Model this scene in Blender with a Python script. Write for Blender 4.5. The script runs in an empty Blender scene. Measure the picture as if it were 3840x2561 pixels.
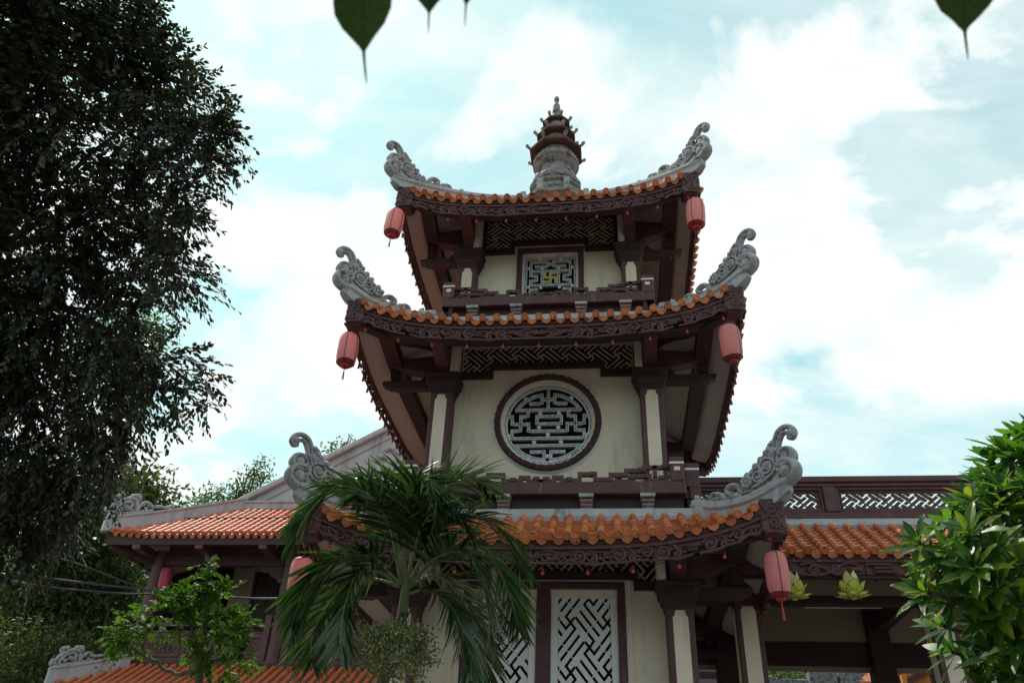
import bpy, bmesh, math, random
import numpy as np
from mathutils import Vector, Matrix, Quaternion
random.seed(7); RNG = np.random.default_rng(7)
sc = bpy.context.scene
col = sc.collection
rad = math.radians

# ------------------------------------------------------------------ camera, sky, sun, exposure
F_PX, PITCH, YAW, ROLL = 3014.737, rad(32.776), rad(-7.784), rad(2.581)
CAM = np.array([0.978, -13.206, 1.6]); VS = 3840 / 2351
fwd = np.array([math.sin(YAW)*math.cos(PITCH), math.cos(YAW)*math.cos(PITCH), math.sin(PITCH)])
_r = np.array([math.cos(YAW), -math.sin(YAW), 0]); _u = np.cross(_r, fwd)
CR = _r*math.cos(ROLL) + _u*math.sin(ROLL); CU = -_r*math.sin(ROLL) + _u*math.cos(ROLL)
cam = bpy.data.cameras.new('camera'); camo = bpy.data.objects.new('camera', cam); col.objects.link(camo)
camo.matrix_world = Matrix([[CR[i], CU[i], -fwd[i], CAM[i]] for i in range(3)] + [[0, 0, 0, 1]])
cam.sensor_width = 36; cam.lens = F_PX/3840*36; cam.clip_end = 2000; cam.clip_start = 0.1
cam.dof.use_dof = True; cam.dof.focus_distance = 13.5; cam.dof.aperture_fstop = 3.5
sc.camera = camo
SUN = Vector((-0.38, 0.30, 0.875)).normalized()
SUN_EL = math.asin(SUN.z); SUN_AZ = math.atan2(SUN.x, SUN.y)
sun = bpy.data.lights.new('sun', 'SUN'); sun.energy = 3.4; sun.angle = rad(0.6); sun.color = (1, 0.95, 0.87)
suno = bpy.data.objects.new('sun', sun); col.objects.link(suno)
suno.rotation_euler = SUN.to_track_quat('Z', 'Y').to_euler()
sc.view_settings.view_transform = 'Standard'; sc.view_settings.look = 'None'
sc.view_settings.exposure = 0.50; sc.view_settings.gamma = 1
try: sc.view_settings.use_curve_mapping = False
except Exception: pass
sc.render.engine = 'CYCLES'
w = bpy.data.worlds.new('World'); sc.world = w; w.use_nodes = True
nt = w.node_tree; nt.nodes.clear()
def N(nt, t, **k):
    n = nt.nodes.new(t)
    for a, b in k.items(): setattr(n, a, b)
    return n
def L(nt, a, b): nt.links.new(a, b)
def math_n(nt, op, a, b=None, c=None):
    n = N(nt, 'ShaderNodeMath', operation=op)
    for i, v in enumerate((a, b, c)):
        if v is None: continue
        if isinstance(v, (int, float)): n.inputs[i].default_value = v
        else: L(nt, v, n.inputs[i])
    return n.outputs[0]
def mix_n(nt, fac, a, b, blend='MIX'):
    n = N(nt, 'ShaderNodeMix', data_type='RGBA', blend_type=blend)
    for i, v in ((0, fac), (6, a), (7, b)):
        if isinstance(v, (int, float)): n.inputs[i].default_value = v
        elif isinstance(v, (tuple, list)): n.inputs[i].default_value = (*v[:3], 1)
        else: L(nt, v, n.inputs[i])
    return n.outputs[2]
def noise_n(nt, vec, scale, detail=4, rough=.55, dist=0, lac=2):
    n = N(nt, 'ShaderNodeTexNoise'); n.inputs['Scale'].default_value = scale; n.inputs['Detail'].default_value = detail
    n.inputs['Roughness'].default_value = rough; n.inputs['Distortion'].default_value = dist; n.inputs['Lacunarity'].default_value = lac
    if vec is not None: L(nt, vec, n.inputs['Vector'])
    return n.outputs['Fac']
def ramp_n(nt, fac, stops, interp='LINEAR'):
    n = N(nt, 'ShaderNodeValToRGB'); r = n.color_ramp; r.interpolation = interp
    while len(r.elements) < len(stops): r.elements.new(.5)
    for e, (p, c) in zip(r.elements, stops):
        e.position = p; e.color = (*c, 1) if isinstance(c, tuple) else (c, c, c, 1)
    L(nt, fac, n.inputs[0]); return n.outputs[0]
def map_n(nt, vec, loc=(0, 0, 0), rot=(0, 0, 0), scale=(1, 1, 1)):
    n = N(nt, 'ShaderNodeMapping'); n.inputs[1].default_value = loc; n.inputs[2].default_value = rot; n.inputs[3].default_value = scale
    L(nt, vec, n.inputs[0]); return n.outputs[0]

sky = N(nt, 'ShaderNodeTexSky', sky_type='NISHITA'); sky.sun_disc = False
sky.sun_elevation = SUN_EL; sky.sun_rotation = SUN_AZ; sky.air_density = 1.0; sky.dust_density = 0.35; sky.ozone_density = 0.6
tc = N(nt, 'ShaderNodeTexCoord'); sep = N(nt, 'ShaderNodeSeparateXYZ'); L(nt, tc.outputs['Generated'], sep.inputs[0])
zz = math_n(nt, 'ADD', math_n(nt, 'MAXIMUM', sep.outputs[2], 0.0), 0.22)
comb = N(nt, 'ShaderNodeCombineXYZ')
L(nt, math_n(nt, 'DIVIDE', sep.outputs[0], zz), comb.inputs[0]); L(nt, math_n(nt, 'DIVIDE', sep.outputs[1], zz), comb.inputs[1])
cv = comb.outputs[0]
# thin streaky veil + heaped cumulus
veil = noise_n(nt, map_n(nt, cv, (3.1, 1.2, 0), (0, 0, rad(35)), (1.0, 2.2, 1)), 1.6, 8, .58, .8)
heap = noise_n(nt, map_n(nt, cv, (5.5, 3.3, 0), (0, 0, rad(10)), (1, 1.1, 1)), 2.3, 12, .56, .3)
big = noise_n(nt, map_n(nt, cv, (4.1, 8.8, 0)), 1.1, 3, .5, .2)
veil_m = ramp_n(nt, veil, [(.36, 0.22), (.66, .95)])
heap_m = ramp_n(nt, math_n(nt, 'ADD', heap, math_n(nt, 'MULTIPLY', math_n(nt, 'SUBTRACT', big, .5), .8)), [(.45, 0.0), (.58, 1.0)], 'EASE')
cover = math_n(nt, 'MAXIMUM', veil_m, heap_m)
fine = noise_n(nt, map_n(nt, cv, (1.3, 6.2, 0), (0, 0, rad(20)), (1, 1.3, 1)), 6.5, 8, .6, .6)
lum = ramp_n(nt, math_n(nt, 'ADD', heap, math_n(nt, 'MULTIPLY', math_n(nt, 'SUBTRACT', fine, .5), .38)), [(.30, (5.5, 6.7, 6.5)), (.50, (6.5, 7.05, 6.9)), (.68, (7.5, 7.65, 7.55))])
skyc = mix_n(nt, 1.0, sky.outputs[0], (1.36, 1.95, 1.28), 'MULTIPLY')
bg = N(nt, 'ShaderNodeBackground'); bg.inputs[1].default_value = 0.105
L(nt, mix_n(nt, cover, skyc, lum), bg.inputs[0])
L(nt, bg.outputs[0], N(nt, 'ShaderNodeOutputWorld').inputs[0])

# ------------------------------------------------------------------ pixel to place (x, y in a 2351-wide view of the photograph)
def ray(x, y): return fwd + CR*(x*VS-1920)/F_PX - CU*(y*VS-1280.5)/F_PX
def atY(x, y, Y0): d = ray(x, y); return CAM + d*(Y0-CAM[1])/d[1]
def atD(x, y, dist): return CAM + ray(x, y)*dist

# ------------------------------------------------------------------ materials
MATS = {}
def new_mat(name):
    m = bpy.data.materials.new(name); m.use_nodes = True; nt = m.node_tree; nt.nodes.clear()
    out = N(nt, 'ShaderNodeOutputMaterial'); p = N(nt, 'ShaderNodeBsdfPrincipled'); L(nt, p.outputs[0], out.inputs[0])
    MATS[name] = m
    return m, nt, p, out
def bump_n(nt, p, h, strength=.3, dist=.01):
    b = N(nt, 'ShaderNodeBump'); b.inputs['Strength'].default_value = strength; b.inputs['Distance'].default_value = dist
    L(nt, h, b.inputs['Height']); L(nt, b.outputs[0], p.inputs['Normal'])
def weathered(name, c1, c2, scale=3, rough=.6, bump=.25, dirt=None, dirt_lo=.58, dirt_hi=.75, streak=False, fine=60, spec=.4, rnd=0):
    m, nt, p, out = new_mat(name)
    g = N(nt, 'ShaderNodeNewGeometry').outputs['Position']
    a = noise_n(nt, g, scale, 6, .6, .3)
    c = mix_n(nt, ramp_n(nt, a, [(.3, 0.), (.7, 1.)]), c1, c2)
    if dirt:
        v = map_n(nt, g, (5, 1, 2), (0, 0, 0), (1, 1, .16) if streak else (1, 1, 1))
        d = ramp_n(nt, noise_n(nt, v, scale*2.3, 8, .66, .4), [(dirt_lo, 0.), (dirt_hi, 1.)])
        c = mix_n(nt, d, c, dirt)
    f = noise_n(nt, g, fine, 3, .6)
    v = N(nt, 'ShaderNodeHueSaturation'); L(nt, c, v.inputs['Color'])
    val = math_n(nt, 'MULTIPLY_ADD', f, .36, .82)
    if rnd:
        oi = N(nt, 'ShaderNodeObjectInfo').outputs['Random']
        val = math_n(nt, 'MULTIPLY', val, math_n(nt, 'MULTIPLY_ADD', oi, rnd, 1-rnd/2))
    L(nt, val, v.inputs['Value'])
    L(nt, v.outputs[0], p.inputs['Base Color'])
    L(nt, math_n(nt, 'MULTIPLY_ADD', a, .25, rough-.12), p.inputs['Roughness'])
    p.inputs['Specular IOR Level'].default_value = spec
    bump_n(nt, p, math_n(nt, 'ADD', f, math_n(nt, 'MULTIPLY', a, .6)), bump, .006)
    return m
weathered('brown', (.072, .029, .033), (.112, .049, .053), 4.2, .55, .4, (.20, .145, .145), .59, .78, True, 70, .35)
weathered('brown_dark', (.036, .017, .018), (.052, .025, .025), 2.5, .6, .2, None, fine=40, spec=.3)
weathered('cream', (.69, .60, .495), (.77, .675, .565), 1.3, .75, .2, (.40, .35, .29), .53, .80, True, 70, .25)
weathered('cream_shaded', (.26, .215, .165), (.31, .26, .20), .9, .75, .15, (.36, .29, .22), .6, .8, True, 70, .25)  # cream plaster with the shade under roofs put into its colour
weathered('fret_cream', (.46, .395, .30), (.52, .45, .35), 2, .75, .2, (.30, .25, .19), .5, .75, True, 60, .25)
weathered('soffit', (.40, .33, .31), (.45, .375, .35), .8, .8, .12, (.34, .27, .25), .6, .85, False, 60, .2)  # cream with the pinkish bounce light mixed into its colour
weathered('white_paint', (.66, .67, .70), (.73, .74, .76), 1.2, .6, .12, (.50, .50, .50), .62, .85, True, 60, .3)
weathered('concrete', (.31, .31, .335), (.42, .42, .445), 2.6, .85, .5, (.12, .11, .11), .53, .72, True, 55, .25)
weathered('stone_carving', (.27, .27, .295), (.41, .41, .44), 4.5, .8, .6, (.11, .105, .10), .50, .66, False, 70, .3)
weathered('stupa_stone', (.20, .185, .195), (.29, .275, .29), 3.0, .8, .5, (.09, .055, .045), .47, .66, False, 70, .3)
weathered('stupa_rust', (.085, .050, .040), (.13, .072, .055), 2.5, .85, .4, (.05, .035, .03), .5, .7, False, 60, .2)
weathered('hall_grey', (.36, .34, .375), (.43, .41, .44), 1.2, .85, .3, (.24, .22, .235), .52, .72, True, 40, .25)
weathered('terracotta', (.47, .140, .052), (.60, .205, .090), 4, .6, .5, (.04, .032, .03), .57, .64, False, 90, .35, rnd=.45)
weathered('terracotta_hall', (.46, .112, .046), (.56, .155, .066), 3, .45, .35, (.22, .075, .05), .56, .72, False, 80, .45, rnd=.38)
weathered('roof_bed', (.10, .085, .08), (.15, .12, .11), 4, .9, .3)
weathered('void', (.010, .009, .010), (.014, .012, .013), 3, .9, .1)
weathered('paving', (.13, .12, .115), (.18, .165, .155), .5, .8, .2, (.09, .085, .08), .58, .8, False, 30, .3)
weathered('bark', (.10, .085, .07), (.17, .15, .125), 6, .9, .9, (.05, .045, .04), .5, .7, False, 40, .2)
weathered('gold_mosaic', (.52, .40, .20), (.60, .48, .27), 14, .4, .3, (.30, .22, .10), .55, .7, False, 60, .5)
weathered('corbel', (.20, .13, .12), (.27, .19, .175), 6, .8, .4, (.34, .31, .30), .55, .7, False, 50, .3)
weathered('black_plastic', (.012, .012, .014), (.02, .02, .022), 3, .45, .1)
weathered('steel', (.34, .35, .37), (.42, .43, .45), 4, .4, .2, (.2, .18, .16), .6, .8, False, 60, .5)
weathered('orange_paint', (.55, .20, .03), (.62, .25, .05), 2, .5, .2)
weathered('grey_mosaic', (.16, .165, .175), (.25, .255, .27), 5, .8, .8, (.08, .08, .085), .48, .6, False, 30, .3)
weathered('cable', (.035, .035, .04), (.05, .05, .06), 5, .5, .1, (.14, .14, .15), .6, .8, False, 40, .4)
# blue-and-white broken-china inlay
m, nt, p, out = new_mat('blue_mosaic')
g = N(nt, 'ShaderNodeNewGeometry').outputs['Position']
vo = N(nt, 'ShaderNodeTexVoronoi'); vo.inputs['Scale'].default_value = 30; L(nt, g, vo.inputs['Vector'])
ed = N(nt, 'ShaderNodeTexVoronoi', feature='DISTANCE_TO_EDGE'); ed.inputs['Scale'].default_value = 30; L(nt, g, ed.inputs['Vector'])
sepc = N(nt, 'ShaderNodeSeparateColor'); L(nt, vo.outputs['Color'], sepc.inputs[0])
c = ramp_n(nt, sepc.outputs[0], [(0., (.06, .07, .17)), (.5, (.16, .17, .33)), (.85, (.34, .36, .45)), (1., (.5, .5, .52))])
c = mix_n(nt, ramp_n(nt, ed.outputs['Distance'], [(.02, 1.), (.07, 0.)]), c, (.5, .5, .5))
L(nt, c, p.inputs['Base Color']); p.inputs['Roughness'].default_value = .25
# lantern cloth: thin, lets light through
def cloth(name, c1, c2, trans):
    m, nt, p, out = new_mat(name)
    g = N(nt, 'ShaderNodeTexCoord').outputs['Object']
    a = noise_n(nt, map_n(nt, g, scale=(1, 1, .25)), 22, 4, .6, .2)
    c = mix_n(nt, ramp_n(nt, a, [(.3, 0.), (.7, 1.)]), c1, c2)
    L(nt, c, p.inputs['Base Color']); p.inputs['Roughness'].default_value = .42; p.inputs['Specular IOR Level'].default_value = .5
    p.inputs['Sheen Weight'].default_value = .35; p.inputs['Sheen Roughness'].default_value = .4
    t = N(nt, 'ShaderNodeBsdfTranslucent'); L(nt, c, t.inputs[0])
    ms = N(nt, 'ShaderNodeMixShader'); ms.inputs[0].default_value = trans
    L(nt, p.outputs[0], ms.inputs[1]); L(nt, t.outputs[0], ms.inputs[2]); L(nt, ms.outputs[0], out.inputs[0])
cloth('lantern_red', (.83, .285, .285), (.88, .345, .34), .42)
cloth('lantern_base_red', (.50, .025, .025), (.58, .04, .035), .35)  # less bleached underside, its shaded redness also painted into the colour
cloth('lantern_pink', (.50, .05, .10), (.58, .08, .13), .35)
cloth('bulb_red', (.62, .02, .012), (.7, .03, .02), .15)
cloth('lotus_green', (.66, .70, .08), (.74, .77, .16), .45)
cloth('lotus_pale', (.80, .81, .38), (.85, .85, .5), .45)
cloth('tassel_red', (.6, .06, .04), (.65, .09, .06), .2)
# leaves: colour by a per-leaf number, thin and letting light through
def leaf_mat(name, stops, trans=.35, rough=.45, spec=.4, tint=1.25):
    m, nt, p, out = new_mat(name)
    at = N(nt, 'ShaderNodeAttribute'); at.attribute_name = 'rnd'
    c = ramp_n(nt, at.outputs['Fac'], stops)
    L(nt, c, p.inputs['Base Color']); p.inputs['Roughness'].default_value = rough; p.inputs['Specular IOR Level'].default_value = spec
    t = N(nt, 'ShaderNodeBsdfTranslucent'); L(nt, mix_n(nt, 1.0, c, (tint*1.05, tint*1.15, tint*.5), 'MULTIPLY'), t.inputs[0])
    ms = N(nt, 'ShaderNodeMixShader'); ms.inputs[0].default_value = trans
    L(nt, p.outputs[0], ms.inputs[1]); L(nt, t.outputs[0], ms.inputs[2]); L(nt, ms.outputs[0], out.inputs[0])
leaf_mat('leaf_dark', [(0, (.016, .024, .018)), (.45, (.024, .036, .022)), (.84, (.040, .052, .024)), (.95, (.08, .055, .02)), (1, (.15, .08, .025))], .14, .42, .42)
leaf_mat('leaf_hill', [(0, (.022, .040, .012)), (.5, (.045, .075, .018)), (.9, (.08, .11, .025)), (1, (.12, .12, .04))], .30, .5, .3)
leaf_mat('leaf_bright', [(0, (.030, .075, .013)), (.5, (.055, .125, .017)), (1, (.11, .18, .03))], .42, .55, .2)
leaf_mat('leaf_plumeria', [(0, (.022, .066, .015)), (.5, (.042, .11, .018)), (.93, (.085, .17, .022)), (1, (.18, .2, .03))], .48, .38, .35, 1.6)
leaf_mat('leaf_palm', [(0, (.012, .034, .014)), (.5, (.022, .060, .018)), (.90, (.045, .10, .025)), (1, (.16, .15, .07))], .28, .28, .6)
leaf_mat('leaf_bodhi', [(0, (.03, .06, .01)), (1, (.045, .085, .014))], .25, .35, .4)
leaf_mat('leaf_bodhi_near', [(0, (.020, .045, .008)), (1, (.026, .055, .010))], .12, .35, .3)
weathered('leaf_vein', (.014, .028, .006), (.018, .034, .008), 5, .5, .1)
leaf_mat('leaf_far', [(0, (.05, .085, .035)), (.6, (.09, .14, .055)), (1, (.14, .19, .08))], .35, .5, .3)
leaf_mat('flower_red', [(0, (.55, .05, .01)), (1, (.7, .12, .02))], .3, .5, .3)
leaf_mat('palm_fruit', [(0, (.14, .17, .07)), (.7, (.25, .28, .12)), (1, (.33, .35, .17))], .1, .5, .3)
weathered('palm_stem', (.17, .22, .09), (.24, .28, .13), 5, .5, .3, (.12, .13, .08), .55, .75, False, 50, .4)
weathered('dry_stem', (.13, .10, .06), (.19, .15, .09), 6, .8, .5)

# ------------------------------------------------------------------ mesh helpers
class MB:
    def __init__(s): s.v = []; s.f = []; s.rnd = None
    def add(s, vs, fs):
        o = len(s.v); s.v.extend([tuple(float(c) for c in p) for p in vs]); s.f.extend([tuple(i+o for i in f) for f in fs]); return s
    def box(s, x0, x1, y0, y1, z0, z1):
        return s.add([(x0, y0, z0), (x1, y0, z0), (x1, y1, z0), (x0, y1, z0), (x0, y0, z1), (x1, y0, z1), (x1, y1, z1), (x0, y1, z1)],
                     [(0, 3, 2, 1), (4, 5, 6, 7), (0, 1, 5, 4), (1, 2, 6, 5), (2, 3, 7, 6), (3, 0, 4, 7)])
    def prism(s, poly, fn, d0, d1):          # 2-D outline (counter-clockwise), fn(a, b, depth) -> place
        n = len(poly)
        vs = [fn(a, b, d0) for a, b in poly] + [fn(a, b, d1) for a, b in poly]
        return s.add(vs, [tuple(range(n-1, -1, -1)), tuple(range(n, 2*n))] + [(i, (i+1) % n, n+(i+1) % n, n+i) for i in range(n)])
    def sweep(s, path, frames, prof, close=True):   # prof: list of (a, b); frames: per point (A, B)
        n = len(prof); vs = []; fs = []
        for p, (A, B) in zip(path, frames):
            p = Vector(p)
            vs += [p + Vector(A)*a + Vector(B)*b for a, b in prof]
        for k in range(len(path)-1):
            for i in range(n if close else n-1):
                j = (i+1) % n; fs.append((k*n+i, k*n+j, (k+1)*n+j, (k+1)*n+i))
        if close: fs += [tuple(range(n-1, -1, -1)), tuple((len(path)-1)*n+i for i in range(n))]
        return s.add(vs, fs)
    def tube(s, path, r, n=6, normal=None, flat=1.0):  # r: number or list; flat: out-of-plane radius factor
        path = [Vector(p) for p in path]; m = len(path); fr = []
        rr = r if isinstance(r, (list, tuple)) else [r]*m
        prev = None
        for k in range(m):
            t = (path[min(k+1, m-1)] - path[max(k-1, 0)])
            if t.length < 1e-9: t = Vector((0, 0, 1))
            t.normalize()
            if normal is not None: B = Vector(normal) - t*t.dot(Vector(normal))
            elif prev is not None: B = prev - t*t.dot(prev)
            else: B = t.orthogonal()
            if B.length < 1e-6: B = t.orthogonal()
            B.normalize(); prev = B; fr.append((t.cross(B), B))
        vs = []; fs = []
        for p, (A, B), q in zip(path, fr, rr):
            for i in range(n):
                a = 2*math.pi*i/n; vs.append(p + A*math.cos(a)*q + B*math.sin(a)*q*flat)
        for k in range(m-1):
            for i in range(n):
                j = (i+1) % n; fs.append((k*n+i, k*n+j, (k+1)*n+j, (k+1)*n+i))
        fs += [tuple(range(n-1, -1, -1)), tuple((m-1)*n+i for i in range(n))]
        return s.add(vs, fs)
    def lathe(s, prof, n=16, c=(0, 0, 0), rot=0., sx=1., sy=1.):  # prof: (r, z) from bottom to top
        vs = []; fs = []; m = len(prof)
        for r, z in prof:
            for i in range(n):
                a = 2*math.pi*i/n + rot; vs.append((c[0]+r*math.cos(a)*sx, c[1]+r*math.sin(a)*sy, c[2]+z))
        for k in range(m-1):
            for i in range(n):
                j = (i+1) % n; fs.append((k*n+i, k*n+j, (k+1)*n+j, (k+1)*n+i))
        fs += [tuple(range(n-1, -1, -1)), tuple((m-1)*n+i for i in range(n))]
        return s.add(vs, fs)
    def ball(s, c, r, n=8, m=5, sc=(1, 1, 1)):
        prof = [(max(.02, math.cos(-math.pi/2+math.pi*k/m))*1.0, math.sin(-math.pi/2+math.pi*k/m)) for k in range(m+1)]
        vs = []; fs = []
        for q, z in prof:
            for i in range(n):
                a = 2*math.pi*i/n; vs.append((c[0]+r*q*math.cos(a)*sc[0], c[1]+r*q*math.sin(a)*sc[1], c[2]+r*z*sc[2]))
        for k in range(m):
            for i in range(n):
                j = (i+1) % n; fs.append((k*n+i, k*n+j, (k+1)*n+j, (k+1)*n+i))
        return s.add(vs, fs)
    def beam(s, p0, p1, w, h, up=(0, 0, 1)):    # box from p0 to p1, w across, h along up (centred)
        p0 = Vector(p0); p1 = Vector(p1); t = (p1-p0).normalized(); A = t.cross(Vector(up)).normalized(); B = A.cross(t)
        return s.sweep([p0, p1], [(A, B)]*2, [(-w/2, -h/2), (w/2, -h/2), (w/2, h/2), (-w/2, h/2)])
    def mesh(s, name, mat, off=(0, 0, 0), smooth=None):
        me = bpy.data.meshes.new(name)
        me.from_pydata([(a-off[0], b-off[1], c-off[2]) for a, b, c in s.v], [], s.f); me.update()
        if mat: me.materials.append(MATS[mat])
        bm = bmesh.new(); bm.from_mesh(me); bmesh.ops.recalc_face_normals(bm, faces=bm.faces); bm.to_mesh(me); bm.free()
        if smooth:
            me.polygons.foreach_set('use_smooth', [True]*len(me.polygons))
            me.set_sharp_from_angle(angle=rad(smooth))
        return me
    def build(s, name, mat, parent=None, smooth=None, bevel=0):
        o = bpy.data.objects.new(name, s.mesh(name, mat, world_of(parent), smooth)); col.objects.link(o)
        if parent: o.parent = parent
        if bevel:
            b = o.modifiers.new('edge', 'BEVEL'); b.width = bevel; b.segments = 1; b.limit_method = 'ANGLE'; b.angle_limit = rad(40)
        return o
def world_of(o):
    p = Vector((0, 0, 0))
    while o: p = p + o.location; o = o.parent
    return p
def tag(o, label, cat, group=None, kind=None):
    if label: o['label'] = label
    if cat: o['category'] = cat
    if group: o['group'] = group
    if kind: o['kind'] = kind
    return o
def thing(name, label, cat, loc=(0, 0, 0), group=None):
    o = bpy.data.objects.new(name, None); col.objects.link(o); o.location = loc; o.empty_display_size = .2
    return tag(o, label, cat, group)
def inst(name, me, parent, mw):      # a piece sharing mesh data; mw = world matrix; parents carry translations only
    o = bpy.data.objects.new(name, me); col.objects.link(o); o.parent = parent
    o.matrix_local = Matrix.Translation(-world_of(parent)) @ mw
    return o
def copy_tree(o, parent=None):
    c = o.copy(); col.objects.link(c); c.parent = parent
    for ch in o.children: copy_tree(ch, c)
    return c
def spiral(cx, cy, r0, turns, a0=0., sgn=1, r1=.18, n=None):
    n = n or max(10, int(turns*14)); out = []
    for k in range(n+1):
        t = k/n; a = a0+sgn*t*turns*2*math.pi; r = r0*(1-t*(1-r1)); out.append((cx+r*math.cos(a), cy+r*math.sin(a)))
    return out
def bez(pts, n=12):           # Catmull-Rom through points
    P = [np.array(p, float) for p in pts]; P = [2*P[0]-P[1]] + P + [2*P[-1]-P[-2]]; out = []
    for i in range(1, len(P)-2):
        for k in range(n):
            t = k/n
            out.append(.5*((2*P[i])+(-P[i-1]+P[i+1])*t+(2*P[i-1]-5*P[i]+4*P[i+1]-P[i+2])*t*t+(-P[i-1]+3*P[i]-3*P[i+1]+P[i+2])*t**3))
    out.append(P[-2]); return out
# ------------------------------------------------------------------ ground
g = MB(); n = 40; S_ = 600
g.add([(-S_, -S_, 0), (S_, -S_, 0), (S_, S_, 0), (-S_, S_, 0)], [(0, 1, 2, 3)])
tag(g.build('ground', 'paving'), 'pinkish grey paved temple courtyard ground', None, kind='structure')

# ------------------------------------------------------------------ roof tiles (shared meshes)
def make_cover(length=.17, r=.05, n=7, mat='terracotta'):
    mb = MB(); vs = []; fs = []
    for (y, q, dz) in ((0, r, 0), (0.012, r*1.04, 0), (length, r*.9, -.004)):
        for i in range(n+1):
            a = math.pi*i/n; vs.append((q*math.cos(a), y, q*math.sin(a)+dz))
    m = n+1
    for k in range(2):
        for i in range(n): fs.append((k*m+i, k*m+i+1, (k+1)*m+i+1, (k+1)*m+i))
    fs.append(tuple(range(n, -1, -1)))
    return mb.add(vs, fs)
def make_pan(length=.13, hw=.105, n=4, thick=.016):
    mb = MB(); vs = []; fs = []
    for (y, dz) in ((0, 0), (length, -.012)):
        for i in range(n+1):
            x = -hw+2*hw*i/n; vs.append((x, y, .045*(x/hw)**2+dz))
    for i in range(n+1):
        x = -hw+2*hw*i/n; vs.append((x, 0.004, .045*(x/hw)**2-thick))
    m = n+1
    for i in range(n): fs += [(i, i+1, m+i+1, m+i), (2*m+i, 2*m+i+1, i+1, i)]
    return mb.add(vs, fs)
def make_cap(r=.058):
    mb = MB(); n = 14; rings = [(0.02, -.022), (r*.62, -.022), (r*.72, -.015), (r*.82, -.026), (r, -.022), (r, .03)]
    vs = []; fs = []
    for q, y in rings:
        for i in range(n):
            a = 2*math.pi*i/n; vs.append((q*math.cos(a), y, q*math.sin(a)))
    for k in range(len(rings)-1):
        for i in range(n):
            j = (i+1) % n; fs.append((k*n+i, k*n+j, (k+1)*n+j, (k+1)*n+i))
    fs.append(tuple(range(n)))
    return mb.add(vs, fs)
def make_drip(hw=.088, depth=.062, point=.02):
    mb = MB(); n = 8; top = []; bot = []
    for i in range(n+1):
        x = -hw+2*hw*i/n; q = abs(x/hw)
        zt = .028*q*q-.006; zb = zt-.014-depth*math.sqrt(max(0, 1-q**2))-(point*(1-q*3) if q < .34 else 0); top.append((x, zt)); bot.append((x, zb))
    poly = bot + top[::-1]
    mb.prism(poly, lambda a, b, d: (a, d-.25*b*0-.10*(-b), b), -.012, .012)
    # raised rim along the lower edge
    mb.tube([(x, -.016+.10*z, z+.004) for x, z in bot], .008, 5)
    return mb
TILE = {}
for key, mat in (('', 'terracotta'), ('_hall', 'terracotta_hall')):
    TILE['cover'+key] = make_cover(.27 if key else .17, .06 if key else .05).mesh('cover_tile', mat, smooth=40)
    TILE['pan'+key] = make_pan(.30 if key else .13).mesh('pan_tile', mat, smooth=40)
    TILE['cap'+key] = make_cap().mesh('cap_tile', mat, smooth=40)
    TILE['drip'+key] = make_drip(.088 if key else .078, .085 if key else .05, .004 if key else .008).mesh('drip_tile', mat, smooth=50)
def mesh_arrays(me):
    v = np.empty(len(me.vertices)*3, np.float32); me.vertices.foreach_get('co', v); return v.reshape(-1, 3), [tuple(p.vertices) for p in me.polygons]
TARR = {k: mesh_arrays(m) for k, m in TILE.items()}
def tile_frame(zf, x, d, orient, w0, eps=.02):
    """matrix of a tile lying on the roof at (x along eave, d inward); orient maps local side coords to world"""
    dzd = (zf(x, d+eps)-zf(x, d-eps))/(2*eps); dzx = (zf(x+eps, d)-zf(x-eps, d))/(2*eps)
    Y = Vector((0, 1, dzd)).normalized(); X = Vector((1, 0, dzx)); X = (X-Y*X.dot(Y)).normalized(); Z = X.cross(Y)
    M = Matrix(((X.x, Y.x, Z.x, x), (X.y, Y.y, Z.y, -w0+d), (X.z, Y.z, Z.z, zf(x, d)), (0, 0, 0, 1)))
    return orient @ M
def tile_side(zf, rows, dmax, w0, roof, orient, key='', singles=(), cover_step=.145, pan_step=.105, pitch=.217, stuff=None, lift=.03):
    """rows: x of cover rows; dmax(x): how far up a row runs. singles: kinds made one object per tile; the rest goes to the stuff builder"""
    def put(kind, M):
        if kind in singles: inst(kind+'_tile', TILE[kind+key], roof, M)
        elif stuff is not None:
            v, f = TARR[kind+key]; R = np.array(M); stuff.add(v @ R[:3, :3].T + R[:3, 3], f)
    for x in rows:
        dm = dmax(x)
        up = Matrix.Translation((0, 0, lift))
        put('cap', tile_frame(zf, x, 0, orient, w0) @ Matrix.Translation((0, -.028, lift+.014)))
        s0 = 0.0; slope = math.hypot(1, (zf(x, min(dm, .5))-zf(x, 0))/max(.05, min(dm, .5)))
        d = 0.0
        while d < dm-.05:
            j = random.uniform(-1, 1)
            put('cover', tile_frame(zf, x, d, orient, w0) @ Matrix.Translation((j*.003, 0, lift+.003*random.random())) @ Matrix.Rotation(j*.025, 4, 'Z'))
            d += cover_step/slope
    mids = [(a+b)/2 for a, b in zip(rows[:-1], rows[1:])]
    for x in mids:
        dm = dmax(x)
        put('drip', tile_frame(zf, x, 0, orient, w0) @ Matrix.Translation((0, -.005, .0)))
        slope = math.hypot(1, (zf(x, min(dm, .5))-zf(x, 0))/max(.05, min(dm, .5)))
        d = 0.015
        while d < dm-.04:
            put('pan', tile_frame(zf, x, d, orient, w0) @ Matrix.Translation((0, 0, .002*random.random())))
            d += pan_step/slope

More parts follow.
